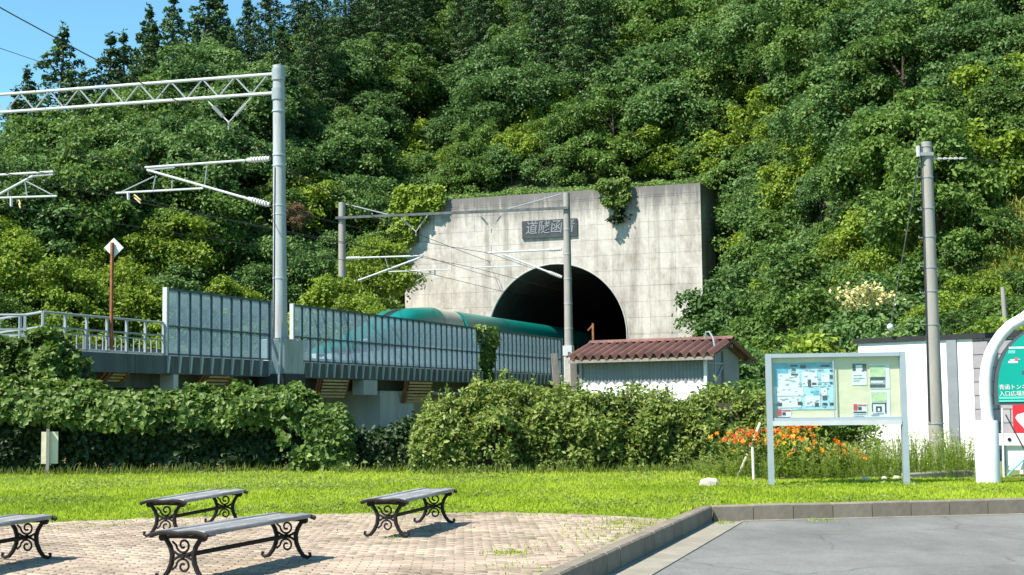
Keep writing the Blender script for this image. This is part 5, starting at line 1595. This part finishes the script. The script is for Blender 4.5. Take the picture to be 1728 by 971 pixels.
for i, (u, v, Y, sc, kd) in enumerate(((1395, 330, 84, 0.8, 'bright'), (1440, 350, 80, 0.75, 'broad'), (1370, 395, 78, 0.8, 'layered'), (1430, 410, 74, 0.7, 'bright'), (1480, 390, 74, 0.75, 'broad'), (1500, 430, 68, 0.7, 'bright'), (1330, 420, 80, 0.75, 'bright'), (1300, 380, 84, 0.8, 'broad'), (1460, 450, 68, 0.65, 'broad'), (1385, 445, 72, 0.65, 'broad'))):
    q = at(u, v, Y)
    bush_px(u, v, Y, sc, ['young tree', 'broadleaf tree', 'layered tree'][['bright', 'broad', 'layered'].index(kd)] + ' on the slope, ' + ['upper left of the blossom, top of the cluster', 'straight above the blossom clusters', 'left of the tree above the blossom', 'just above the cream blossom', 'upper right of the blossom near the guy wire', 'right of the blossom behind the guy wire', 'close to the portal flank, mid height', 'close to the portal flank, upper', 'directly behind the blossom clusters', 'left of the cream blossom'][i], kd)
for v_ in range(290, 440, 24):
    for u_ in range(1240, 1480, 30):
        u2, v2 = u_ + random.uniform(-9, 9), v_ + random.uniform(-8, 8)
        hitp = None
        for k in range(220):
            p = at(u2, v2, 60 + k * 0.35)
            if hill_z(p.x, p.y) >= p.z: hitp = p; break
        if hitp is None or ST(hitp)[0] < 11.5 or not far_enough(hitp.x, hitp.y, 1.3): continue
        lb, gr = zone(u2, v2, 'bush')
        plant('bush', hitp.x, hitp.y, hitp.z - 0.5, random.uniform(0.7, 1.0), lb, gr)
brown = bush_px(495, 345, 97, 0.5, 'withered brown shrub beside the tall mast', 'bush')
for c_ in brown.children:
    if c_.name.startswith('crown'):
        c_.data = c_.data.copy(); c_.data.materials[0] = MATS['withered']
# cream blossom on the tree left of the pole
rng = np.random.default_rng(5)
P = []
for (u, v) in ((1432, 492), (1465, 488), (1480, 500), (1440, 512), (1455, 505), (1490, 508)):
    c = np.array(at(u, v, 57.0)); P.append(c + rng.normal(size=(60, 3)) * np.array([0.32, 0.2, 0.16]))
P = np.concatenate(P)
o = obj('blossom_clusters', kites('blossom_clusters', 'blossom', P, rng.normal(size=P.shape) + np.array([0, -.4, .8]), 0.2, 0.13, rng.random(len(P)), rng=rng))
tag(o, 'cream blossom clusters on the tree left of the utility pole', 'blossom', kind='stuff')

# undergrowth on the slope between the trees
rng = np.random.default_rng(21)
U_ = []
while len(U_) < 42000:
    y = rng.uniform(48, 170); x = rng.uniform(-0.42, 0.42) * y
    z = hill_z(x, y); s, t = ST((x, y))
    if z < -0.2 or (-12.5 < s < 11.2 and t < 8.0): continue
    U_.append((x, y, z + abs(rng.normal()) * 0.5))
U_ = np.array(U_)
o = obj('undergrowth', kites('undergrowth', 'leaf_broad', U_, rng.normal(size=U_.shape) * 0.5 + np.array([0, -.5, .9]), rng.uniform(0.4, 0.8, len(U_)), rng.uniform(0.25, 0.45, len(U_)), rng.uniform(0.2, 0.6, len(U_)), rng=rng))
tag(o, 'low leafy undergrowth covering the hillside', 'undergrowth', kind='stuff')
# yellowing tall grass on the open slope
G = []
while len(G) < 52000:
    y = rng.uniform(46.5, 72); x = rng.uniform(0.27, 0.42) * y
    z = hill_z(x, y)
    if z < -0.1: continue
    G.append((x, y, z))
G = np.array(G); n = len(G)
pn = np.array([mnoise.noise(Vector((a * 0.35, b * 0.35, 0.0))) for a, b, c in G])
up = np.stack([rng.normal(size=n) * 0.7, rng.normal(size=n) * 0.7, np.ones(n)], 1)
G[:, 2] += np.abs(rng.normal(size=n)) * (0.25 + 0.5 * np.clip(pn, 0, 1))
o = obj('slope_grass', kites('slope_grass', 'slope_grass', G, np.stack([rng.normal(size=n), rng.normal(size=n) - 0.8, np.full(n, 0.2)], 1), rng.uniform(0.2, 0.6, n), rng.uniform(0.03, 0.09, n), 0.5 + pn * 0.75 + rng.normal(size=n) * 0.14, U=up, rng=rng))
tag(o, 'tall yellowing grass on the open slope above the building', 'grass', kind='stuff')

# ------------------------------------------------------------------ vines and hedges
def surf_leaves(name, mat, pts_, nrm, leaf, tint, rng, jitter=0.5, aspect=0.8, parent=None):
    nrm = norm(norm(nrm) + rng.normal(size=nrm.shape) * jitter)
    tint = tint + (rng.random(len(pts_)) < 0.06) * 0.35  # a few random leaves lightened: leaf gloss painted into the tint
    L = leaf * rng.uniform(0.6, 1.3, len(pts_))
    return obj(name, kites(name, mat, pts_, nrm, L, L * aspect, tint, rng=rng), parent)
def nz3(a, f, seed):
    return np.array([mnoise.fractal(Vector((p[0] * f + seed, p[1] * f, p[2] * f)), 1.0, 2.0, 3) for p in a])
def mound(rng, n, x0, x1, yc, dep, hfun, seed, lump=0.35, front_only=True, y_of=None, expo=0.55):
    """leaf positions on a lumpy mound whose section is a flattened half ellipse"""
    x = rng.uniform(x0, x1, n); th = rng.uniform(-0.15, PI * 0.72, n) if front_only else rng.uniform(0, PI, n)
    h = np.array([hfun(a) for a in x])
    cy = np.cos(th); sy = np.sin(th)
    cyy = np.sign(cy) * np.abs(cy) ** expo; syy = np.sign(sy) * np.abs(sy) ** expo
    yy = yc if y_of is None else np.array([y_of(a) for a in x])
    p = np.stack([x, yy - dep * cyy, np.maximum(0.03, h * syy)], 1)
    nr_ = np.stack([np.zeros(n), -cyy / dep, syy / h], 1); nr_ = norm(nr_)
    lp = nz3(p, 1.3, seed) * lump + nz3(p, 3.5, seed + 9) * lump * 0.45
    p += nr_ * lp[:, None] + rng.normal(size=(n, 3)) * 0.05
    p[:, 2] = np.maximum(p[:, 2], 0.02)
    return p, nr_, lp
# left vine-clad hedge: leafy cap overhanging a dark hollow front
rng = np.random.default_rng(31)
hl0, hl1 = at(-60, 700, 34.5).x, at(560, 700, 34.5).x
HY = 34.6
def hL(x):
    u = proj((x, HY, 1.5))[0]
    prof_ = [(-80, 2.0), (0, 2.05), (80, 1.95), (150, 1.8), (260, 1.78), (380, 1.78), (470, 1.85), (530, 1.6), (570, 1.25), (600, 0.6)]
    for (a, ha), (b, hb) in zip(prof_, prof_[1:]):
        if u <= b: return ha + (hb - ha) * max(0, (u - a)) / (b - a)
    return 0.4
hedge = thing('vine_hedge', 'long hedge smothered in broad vine leaves with a dark shaded front', 'hedge', (0, 0, 0))
n = 15000
x = rng.uniform(hl0, hl1 + 0.5, n); h = np.array([hL(a) for a in x])
f = rng.random(n)
# cap: from the overhanging lip over the top towards the back
th = f * PI * 0.85 - 0.25
p = np.stack([x, HY - 0.75 * np.cos(th) + 0.1, h - 0.55 + 0.60 * np.sin(th)], 1)
nr_ = np.stack([np.zeros(n), -np.cos(th), np.sin(th) + 0.2], 1)
lp = nz3(p, 1.2, 2.0) * 0.36 + nz3(p, 3.2, 7.0) * 0.20
p += norm(nr_) * lp[:, None] + rng.normal(size=p.shape) * 0.05
surf_leaves('leafy_cap', 'leaf_vine', p, nr_, 0.15, 0.42 + lp * 0.5 + rng.normal(size=n) * 0.16, rng, 0.55, 0.85, hedge)
# right end of the hedge spills down to the lawn
n = 4200
xe0 = at(478, 700, HY).x; xe1 = at(592, 700, HY).x
x = rng.uniform(xe0, xe1, n); zz = rng.random(n) ** 0.9 * np.array([max(0.15, hL(a)) for a in x])
p = np.stack([x + zz * 0.05, HY - 0.85 - rng.random(n) * 0.25 + zz * 0.10, zz], 1)
keep = nz3(p, 1.6, 4.0) + (x - xe0) / (xe1 - xe0) * 0.8 - 0.35 > 0
p = p[keep]; lp = nz3(p, 1.5, 3.0); p[:, 1] -= lp * 0.35
surf_leaves('spilling_vines', 'leaf_vine', p, np.tile([0.15, -0.8, 0.5], (len(p), 1)), 0.15, 0.42 + lp * 0.3 + rng.normal(size=len(p)) * 0.16, rng, 0.6, 0.85, hedge)
# hollow front: darker copy of the vine leaf carries its shade in the colour
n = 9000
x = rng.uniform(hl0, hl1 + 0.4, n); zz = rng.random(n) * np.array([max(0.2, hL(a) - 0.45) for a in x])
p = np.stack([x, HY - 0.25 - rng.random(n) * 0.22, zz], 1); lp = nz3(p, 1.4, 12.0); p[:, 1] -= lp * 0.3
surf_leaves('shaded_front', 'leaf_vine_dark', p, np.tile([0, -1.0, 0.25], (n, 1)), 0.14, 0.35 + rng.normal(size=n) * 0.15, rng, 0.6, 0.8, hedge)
m = MB(); m.box(hl0, at(545, 700, HY).x, HY - 0.12, HY + 0.4, 0, 1.25); m.build('dark_core', 'bark', hedge)  # solid dark box inside the hedge, stands in for its shaded interior
# vine mound in front of the railing at the left edge
rng = np.random.default_rng(41)
YM = 38.2
mx0, mx1 = at(-60, 600, YM).x, at(158, 600, YM).x
vm = thing('vine_mound', 'tall vine mound swallowing the railing at the picture edge', 'vines', ((mx0 + mx1) / 2, YM, 0))
def hM(x):
    u = proj((x, YM, 3))[0]
    v = 570 if u < 60 else (560 if u < 110 else 575 + (u - 110) * 0.9)
    if u > 146: v = 612 + (u - 146) * 6
    return max(0.5, at(u, v + 6, YM).z)
n = 9000
x = rng.uniform(mx0, mx1, n); h = np.array([hM(a) for a in x]); f = rng.random(n)
zz = 1.4 + (h - 1.4) * np.minimum(1, f * 1.35); yy = YM - 0.9 + np.maximum(0, f - 0.74) * 5.0
p = np.stack([x, yy, zz], 1); lp = nz3(p, 1.0, 5.0); p[:, 1] -= lp * 0.8; p[:, 2] += lp * 0.18
p -= np.array([(mx0 + mx1) / 2, YM, 0])
surf_leaves('leaves', 'leaf_vine', p, np.stack([np.zeros(n), np.full(n, -0.6), 0.3 + f], 1), 0.17, 0.36 + lp * 0.45 + rng.normal(size=n) * 0.16, rng, 0.6, 0.85, vm)
m = MB(); m.box(-(mx1 - mx0) / 2, (mx1 - mx0) / 2 - 0.3, 0.2, 0.7, 0, 2.9); m.build('dark_core', 'bark', vm)  # dark box behind the leaves in place of the mound's shaded inside

# right shrub bank
rng = np.random.default_rng(51)
RY = 33.2
rx0, rx1 = at(700, 720, RY).x, at(1300, 720, RY).x
def hR(x):
    u = proj((x, RY, 1.5))[0]
    prof_ = [(690, 0.6), (715, 1.2), (750, 1.5), (800, 1.74), (900, 1.78), (960, 1.58), (1100, 1.48), (1200, 1.50), (1260, 1.52), (1320, 1.4)]
    if u <= 690: return 0.5
    for (a, ha), (b, hb) in zip(prof_, prof_[1:]):
        if u <= b: return ha + (hb - ha) * (u - a) / (b - a)
    return 1.7
bank = thing('shrub_bank', 'broad sunlit bank of pale green leafy shrubs before the shed', 'shrubs', ((rx0 + rx1) / 2, RY, 0))
p, nr_, lp = mound(rng, 34000, rx0, rx1 + 0.6, RY + 0.3, 1.25, hR, 17.0, 0.50, expo=0.7)
kp = (nz3(p, 2.0, 40.0) > -0.22) | (rng.random(len(p)) < 0.25)
p, nr_, lp = p[kp], nr_[kp], lp[kp]
p -= np.array([(rx0 + rx1) / 2, RY, 0])
surf_leaves('leaves', 'leaf_shrub', p, nr_ + np.array([0, 0, 0.35]), 0.125, 0.42 + lp * 0.65 + rng.normal(size=len(p)) * 0.17, rng, 0.62, 0.55, bank)
SP_, SU_ = [], []
for i in range(420):                         # loose shoots standing out of the bank
    k = rng.integers(len(p)); b_ = p[k]; d_ = norm(nr_[k] * 0.6 + np.array([0, -0.1, 0.9]) + rng.normal(size=3) * 0.35)
    L_ = rng.uniform(0.15, 0.42)
    for j in range(9):
        f_ = j / 8; SP_.append(b_ + d_ * L_ * f_); SU_.append(norm(d_ * 0.5 + rng.normal(size=3) * 0.8))
SP_, SU_ = np.array(SP_), np.array(SU_)
obj('shoots', kites('shoots', 'leaf_shrub', SP_, np.cross(SU_, rng.normal(size=SU_.shape)) + np.array([0, -.3, .6]), rng.uniform(0.08, 0.15, len(SP_)), 0.06, 0.55 + rng.normal(size=len(SP_)) * 0.18, U=SU_, rng=rng), bank)
m = MB(); m.box(-(rx1 - rx0) / 2 + 0.5, (rx1 - rx0) / 2, -0.1, 0.7, 0, 1.5); m.build('dark_core', 'bark', bank)  # dark core added so gaps between the leaves look shaded
# dark shrub in the gap between the hedges
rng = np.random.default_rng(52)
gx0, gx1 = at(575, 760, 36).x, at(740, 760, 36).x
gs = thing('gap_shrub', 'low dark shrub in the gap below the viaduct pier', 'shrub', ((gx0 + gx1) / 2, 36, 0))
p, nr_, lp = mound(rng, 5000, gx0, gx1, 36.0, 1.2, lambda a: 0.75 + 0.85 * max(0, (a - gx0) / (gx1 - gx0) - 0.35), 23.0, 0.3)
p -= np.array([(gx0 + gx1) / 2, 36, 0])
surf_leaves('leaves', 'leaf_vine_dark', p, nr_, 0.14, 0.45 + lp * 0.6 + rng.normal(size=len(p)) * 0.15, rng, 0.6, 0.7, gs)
# shrubs behind: fill behind banks up to the shed and white building
for i, (u, v, Y, sc, lb) in enumerate(((1230, 655, 37.5, 0.72, 'shrub at the end of the bank behind the leaning stake'), (1330, 690, 33.5, 0.62, 'green shrub behind the notice board'), (1405, 700, 35.0, 0.6, 'low green shrub left of the white wall'))):
    bush_px(u, v, Y, sc, lb, 'bush')
# vine column on the barrier
rng = np.random.default_rng(61)
tv, zv1 = on_s(821, 552, FS + 0.15); _, zv0 = on_s(821, 650, FS + 0.15)
vc = thing('vine_column', 'clump of vine climbing over the long barrier', 'vine', W(FS + 0.15, tv, zv0 - 0.6), TROT)
n = 2600; hv = zv1 - zv0 + 0.6
z = rng.random(n) * hv
rad = np.where(z > hv - 0.9, 0.62, np.where(z > hv * 0.45, 0.40, 0.22)) * (0.85 + 0.3 * rng.random(n))
a = rng.uniform(0, 2 * PI, n)
p = np.stack([np.cos(a) * rad * 0.7, np.sin(a) * rad * 1.55 + 0.15 * np.sin(z * 3), z], 1)
surf_leaves('leaves', 'leaf_vine', p, np.stack([np.cos(a), np.sin(a), np.full(n, 0.7)], 1), 0.2, 0.25 + 0.35 * (z / hv) + rng.normal(size=n) * 0.13, rng, 0.5, 0.8, vc)
MB().path([(0, 0, 0), (0.05, 0.1, hv * 0.6), (0, 0, hv - 0.2)], 0.05, 6).build('stem', 'bark', vc)
# vines on the portal
def portal_vine(label, pix, n, leaf, seed, mat='leaf_vine', tmid=0.5, yoff=-0.25):
    rng = np.random.default_rng(seed)
    poly = [on_t(u, v, 0) for u, v in pix]
    xs2 = [p[0] for p in poly]; zs2 = [p[1] for p in poly]
    def inside(x, z):
        c = False
        for (xa, za), (xb, zb) in zip(poly, poly[1:] + poly[:1]):
            if (za > z) != (zb > z) and x < (xb - xa) * (z - za) / (zb - za) + xa: c = not c
        return c
    pts_ = []
    while len(pts_) < n:
        x, z = rng.uniform(min(xs2), max(xs2)), rng.uniform(min(zs2), max(zs2))
        nn_ = mnoise.noise(Vector((x * 1.1, z * 1.1, seed)))
        n2_ = mnoise.noise(Vector((x * 2.6, z * 2.6, seed + 3.0)))
        if inside(x + nn_ * 0.8 + n2_ * 0.45, z + nn_ * 0.6 - n2_ * 0.45): pts_.append((x, yoff - 0.3 * rng.random() - 0.7 * max(0, nn_ + 0.5 * n2_), z))
    pts_ = np.array(pts_); c0 = np.array([np.mean(xs2), 0, min(zs2)])
    root = thing('portal_vine', label, 'vine', W(c0[0], 0, c0[2]), TROT, 'vines hanging over the portal edge')
    q = pts_ - c0; lp = nz3(pts_, 0.8, seed)
    surf_leaves('leaves', mat, q, np.tile([-0.1, -0.8, 0.6], (n, 1)), leaf, tmid + lp * 0.3 + rng.normal(size=n) * 0.14, rng, 0.5, 0.75, root)
    MB().path([(0, -0.1, 0.3), (0.1, -0.12, (max(zs2) - c0[2]) * 0.6), (0, 0.2, max(zs2) - c0[2] - 0.1)], 0.06, 6).build('stem', 'bark', root)
portal_vine('thick green vine hanging over the left top corner of the portal', [(668, 330), (690, 316), (752, 322), (752, 345), (742, 358), (722, 360), (712, 380), (700, 410), (690, 418), (676, 405), (665, 372)], 6500, 0.27, 71, 'leaf_bright', 0.5)
portal_vine('vine tuft with withered tips hanging over the middle of the portal top', [(1008, 306), (1060, 303), (1064, 330), (1056, 348), (1048, 356), (1036, 350), (1022, 338), (1010, 322)], 2600, 0.28, 72)
portal_vine('withered brown vine tips below the tuft on the portal', [(1030, 340), (1060, 335), (1066, 352), (1056, 356), (1052, 376), (1046, 372), (1040, 355)], 500, 0.22, 73, 'leaf_vine_dark', 0.3, -0.12)
# grassy fringe along the portal top
rng = np.random.default_rng(81)
n = 9000
x = rng.uniform(-HW_L, HW_R + 0.3, n); y = rng.uniform(0.5, 4.5, n)
tn = np.array([mnoise.noise(Vector((a * 0.45, 2.0, 0))) + 0.5 * mnoise.noise(Vector((a * 1.3, 7.0, 0))) for a in x])
y = y + np.clip(0.9 - 2.6 * tn, 0, 2.4)
p = np.stack([x, y, PTOP - 0.02 + rng.random(n) * (0.10 + 0.20 * y + 0.9 * np.clip(tn, 0, 0.6))], 1)
pf = thing('portal_top_plants', 'low leafy plants growing along the portal top', 'plants', W(0, 0, 0), TROT)
lp = nz3(p, 0.7, 4)
surf_leaves('leaves', 'leaf_broad', p, np.tile([0, -0.5, 0.8], (n, 1)), 0.26, 0.45 + lp * 0.4 + rng.normal(size=n) * 0.12, rng, 0.6, 0.6, pf)
# vines on the right flank
n = 6000
y = rng.uniform(1.5, 9.5, n); z = 4 + rng.random(n) * (8.0 + 0.45 * y - 4 + 2 * np.sin(y))
p = np.stack([HW_R + 0.15 + rng.random(n) * 0.5 + 0.1 * y, y, z], 1)
fl = thing('flank_vines', 'dark vines climbing the shaded right flank of the portal', 'vines', W(0, 0, 0), TROT)
surf_leaves('leaves', 'leaf_broad', p, np.tile([0.8, -0.5, 0.4], (n, 1)), 0.32, 0.4 + rng.normal(size=n) * 0.15, rng, 0.5, 0.7, fl)

# ------------------------------------------------------------------ lawn, weeds, flowers
rng = np.random.default_rng(91)
def back_y(x):
    u = 864 + F_PX * x / 30
    return 34.6 if u < 560 else (34.0 if u < 720 else 32.2 if u < 1240 else 27.2)
G, Hh, T = [], [], []
kslope = kd2.y / kd2.x
def lawn_ok(x, y):
    if y > back_y(x): return False
    if x < K1.x:
        return y > y_lawn(x) + rng.normal() * 0.14 + 0.35 * mnoise.noise(Vector((x * 1.1, 3.0, 0))) and x < kerb_x(y) + 0.0 if y < K1.y else True
    return y > K1.y + (x - K1.x) * kslope + 0.24
tries = 0
while len(G) < 165000 and tries < 1200000:
    tries += 1
    y = rng.uniform(16, 35) if rng.random() < 0.35 else rng.uniform(16, 27)
    x = rng.uniform(-0.385 * y, 0.385 * y)
    if not lawn_ok(x, y): continue
    G.append((x, y, 0.0))
G = np.array(G); n = len(G)
pn = np.array([mnoise.noise(Vector((a * 0.5, b * 0.5, 0.0))) + 0.6 * mnoise.noise(Vector((a * 2.2, b * 2.2, 5.0))) + 0.7 * mnoise.noise(Vector((a * 0.16, b * 0.22, 2.0))) for a, b, c in G])
edge_ = np.array([b - y_lawn(a) if a < K1.x else b - (K1.y + (a - K1.x) * kslope) for a, b, c in G])
hgt = rng.uniform(0.035, 0.085, n) * (1 + 0.35 * pn) * np.clip(0.35 + edge_ * 0.55, 0.4, 1.15)
up = np.stack([rng.normal(size=n) * 0.38, rng.normal(size=n) * 0.38, np.ones(n)], 1)
me = kites('lawn_grass', 'grass_blade', G, np.stack([rng.normal(size=n), rng.normal(size=n) - 0.7, np.full(n, 0.4)], 1), hgt, rng.uniform(0.012, 0.026, n), 0.46 + pn * 0.5 + rng.normal(size=n) * 0.16 - 0.25 * np.clip(0.6 - edge_, 0, 1), U=up, rng=rng)
tag(obj('lawn_grass', me), 'bright green lawn grass between paving and hedges', 'grass', kind='stuff')
# broad-leaved lawn weeds in patches
C_ = []
while len(C_) < 5200:
    y = rng.uniform(18, 33); x = rng.uniform(-0.38 * y, 0.38 * y)
    if mnoise.noise(Vector((x * 0.55, y * 0.4, 8.0))) < 0.08 or not lawn_ok(x, y): continue
    C_.append((x, y, rng.uniform(0.03, 0.07)))
C_ = np.array(C_); n = len(C_)
tag(obj('lawn_weeds', kites('lawn_weeds', 'leaf_shrub', C_, np.stack([rng.normal(size=n) * 0.5, rng.normal(size=n) * 0.5 - 0.3, np.ones(n)], 1), rng.uniform(0.04, 0.09, n), rng.uniform(0.03, 0.055, n), rng.uniform(0.3, 0.8, n), rng=rng)), 'patches of broad-leaved weeds in the lawn', 'weeds', kind='stuff')
# tufts on the paving along the kerb
Q = []
for (u, v, su, sv, k) in ((1035, 893, 40, 5, 420), (1060, 884, 30, 4, 300), (858, 938, 22, 3, 240), (1000, 908, 45, 7, 260), (960, 925, 60, 8, 160), (880, 962, 40, 5, 80), (930, 872, 120, 3, 300), (700, 890, 300, 10, 200), (660, 912, 8, 1.5, 30), (420, 880, 200, 5, 350), (150, 890, 130, 4, 300), (1215, 884, 12, 1.5, 40), (1390, 880, 15, 1.5, 40), (1100, 893, 12, 3, 60)):
    for i in range(k):
        uu, vv = u + rng.normal() * su, v + rng.normal() * sv
        z = 0.0 if uu < 1180 else -0.19
        p = gp(uu, vv, z)
        if uu < 1180 and p.x > kerb_x(p.y): continue
        Q.append(tuple(p))
Q = np.array(Q); n = len(Q)
up = np.stack([rng.normal(size=n) * 0.5, rng.normal(size=n) * 0.5, np.ones(n)], 1)
me = kites('paving_tufts', 'grass_blade', Q, rng.normal(size=(n, 3)), rng.uniform(0.03, 0.07, n), rng.uniform(0.010, 0.02, n), rng.uniform(0.15, 0.75, n), U=up, rng=rng)
tag(obj('paving_tufts', me), 'sparse grass tufts growing in the paving joints', 'grass', kind='stuff')
# rough weeds and seed heads along the hedge foot
Wd_, Sd = [], []
for i in range(3600):
    u = rng.uniform(-30, 1240); Y = (34.0 if u < 560 else 33.2 if u < 720 else 31.6) - abs(rng.normal()) * 0.35
    p = at(u, 790, Y); Wd_.append((p.x, Y, 0.0))
Wd_ = np.array(Wd_); n = len(Wd_); hh_ = rng.uniform(0.06, 0.24, n) * (0.5 + 0.9 * rng.random(n))
up = np.stack([rng.normal(size=n) * 0.35, rng.normal(size=n) * 0.3, np.ones(n)], 1)
me = kites('hedge_foot_weeds', 'hedge_weed', Wd_, np.stack([rng.normal(size=n), rng.normal(size=n) - 0.8, np.full(n, .3)], 1), hh_, rng.uniform(0.015, 0.035, n), rng.uniform(0.2, 0.8, n), U=up, rng=rng)
tag(obj('hedge_foot_weeds', me), 'rough weeds along the foot of the hedges', 'weeds', kind='stuff')
pp_ = []
for (u, v) in [(108, 776), (135, 782), (160, 784), (185, 788), (225, 790), (255, 786), (280, 792), (310, 786), (345, 786), (367, 783), (370, 792), (395, 793), (430, 792), (470, 791), (480, 787), (498, 790), (520, 788), (545, 793), (570, 788), (585, 792), (600, 790)]:
    c = np.array(at(u, v, 33.7)); pp_.append(c + rng.normal(size=(7, 3)) * np.array([0.02, 0.02, 0.035]))
pp_ = np.concatenate(pp_); n = len(pp_)
tag(obj('seed_heads', kites('seed_heads', 'seed_head', pp_, rng.normal(size=pp_.shape), 0.05, 0.02, rng.random(n), rng=rng)), 'tiny brown and orange seed heads above the lawn edge', 'weeds', kind='stuff')

# flower bed: orange flowers and feathery weeds, each plant of its own
def plant_mesh(rng, H, spread, nst, nleaf, blade_w, mat, name, ll=0.13):
    P, U, Nn, T, L, Wv = [], [], [], [], [], []
    for s in range(nst):
        b = rng.normal(size=2) * spread * 0.35; d = np.array([rng.normal() * 0.22, rng.normal() * 0.22, 1.0]); h = H * rng.uniform(0.6, 1.05)
        kk = nleaf
        f = rng.random(kk)
        pos = np.stack([b[0] + d[0] * f * h, b[1] + d[1] * f * h, f * h], 1)
        dirs = norm(np.stack([rng.normal(size=kk), rng.normal(size=kk), 0.4 + rng.random(kk)], 1))
        P.append(pos); U.append(dirs); Nn.append(np.cross(dirs, rng.normal(size=(kk, 3)))); T.append(0.35 + 0.3 * f + rng.normal(size=kk) * 0.14)
        L.append(rng.uniform(0.6, 1.3, kk) * ll); Wv.append(np.full(kk, blade_w))
        P.append(np.array([[b[0], b[1], 0.0]])); U.append(d[None]); Nn.append(np.array([[0.2, -1, 0.0]])); T.append(np.array([0.4])); L.append(np.array([h])); Wv.append(np.array([0.014]))
    P, U, Nn, T, L, Wv = map(np.concatenate, (P, U, Nn, T, L, Wv))
    return kites(name, mat, P, Nn, L, Wv, T, U=U, rng=rng)
rng = np.random.default_rng(111)
FL = [plant_mesh(rng, 1.0, 0.35, 12, 26, 0.035, 'weed_blade', 'stems_and_leaves') for i in range(3)]
FLB = [plant_mesh(rng, 1.0, 0.35, 12, 30, 0.05, 'leaf_shrub', 'stems_and_leaves') for i in range(2)]
FE = [plant_mesh(rng, 1.0, 0.46, 13, 34, 0.012, 'weed_blade', 'feathery_foliage', 0.10) for i in range(4)]
def bloom_mesh(rng, k):
    P, Nn, U, T = [], [], [], []
    for i in range(k):
        c = np.array([rng.normal() * 0.17, rng.normal() * 0.17 - 0.08, 1.0 - abs(rng.normal()) * 0.24]); t = rng.random()
        for q in range(8):
            a = 2 * PI * q / 8; dd = np.array([math.cos(a), -0.25 + 0.4 * math.sin(a), math.sin(a) * 0.9])
            P.append(c + rng.normal(size=3) * 0.01); U.append(dd); Nn.append(np.array([0, -1, 0.35]) + rng.normal(size=3) * 0.2); T.append(t + rng.normal() * 0.12)
    return kites('blooms', 'petal', np.array(P), np.array(Nn), 0.062, 0.036, np.array(T), U=np.array(U), rng=rng)
BLM = [bloom_mesh(rng, k) for k in (7, 12, 16)]
def pale_mesh(rng):
    c = np.stack([rng.normal(size=70) * 0.3, rng.normal(size=70) * 0.3, 1.0 - np.abs(rng.normal(size=70)) * 0.25], 1)
    return kites('seed_heads', 'blossom', c, rng.normal(size=c.shape), 0.035, 0.025, rng.random(70), rng=rng)
PALE = pale_mesh(rng)
def bed_plant(nm, lb, u, Y, H, meshes, bloom, grp):
    p = at(u, 760, Y)
    root = thing(nm, lb, 'flowers' if bloom is not None else 'weed', (p.x, Y, 0), random.uniform(-.6, .6), grp)
    root.scale = (H, H, H) if nm != 'feathery_weed' else (0.9, 0.9, H)
    obj(meshes[0].name.split('.')[0], meshes[random.randrange(len(meshes))], root)
    if bloom is not None: obj('blooms', BLM[bloom], root)['kind'] = 'stuff'
    elif u > 1430 and random.random() < 0.6: obj('seed_heads', PALE, root)['kind'] = 'stuff'
FLOW = [(1228, 29.6, .95, 1, 'orange flower plant at the end of the shrub bank'), (1246, 29.3, 1.0, 2, 'orange and yellow flowers beside the leaning stake'), (1262, 29.0, .95, 2, 'dense orange flowers behind the leaning stake'),
        (1284, 29.2, 1.0, 1, 'orange flowers just left of the notice board post'), (1312, 29.2, 1.1, 2, 'orange flowers just right of the notice board post'), (1330, 28.8, 1.15, 2, 'tall red-orange flowers below the blue poster'),
        (1348, 28.8, 1.1, 1, 'red flowers below the glazing bar'), (1360, 28.2, .85, 0, 'low orange flowers in the middle below the board'), (1376, 28.0, .78, 0, 'two yellow-orange blooms below the board middle'), (1320, 28.4, .9, 1, 'dark red and orange flowers low by the post'),
        (1414, 27.9, .80, 0, 'single orange-red flower clump left of the white wall'), (1425, 28.0, .72, 0, 'small yellow-orange flower clump before the white wall')]
for i, (u, Y, H, b, lb) in enumerate(FLOW):
    bed_plant('flower_plant', lb, u, Y, H, FL if i % 2 else FLB, b, 'orange flowers in the bed')
rw = random.Random(5)
WU = [(u, rw.uniform(27.4, 29.3)) for u in list(range(1190, 1380, 16)) + list(range(1380, 1650, 9))]
for i, (u, Y) in enumerate(WU):
    zn = 0 if u < 1300 else (1 if u < 1450 else 2 if u < 1525 else 3)
    lb = ['feathery weed around the leaning stake', 'feathery weed below the notice board', 'pale feathery weed before the white wall', 'feathery weed between the board post and the white column'][zn]
    H = [0.5, 0.62, 0.85, 0.85][zn] * rw.uniform(0.75, 1.2)
    bed_plant('feathery_weed', lb, u + rw.uniform(-5, 5), Y, H, FE, None, lb.replace('weed', 'weeds'))
print('done build')
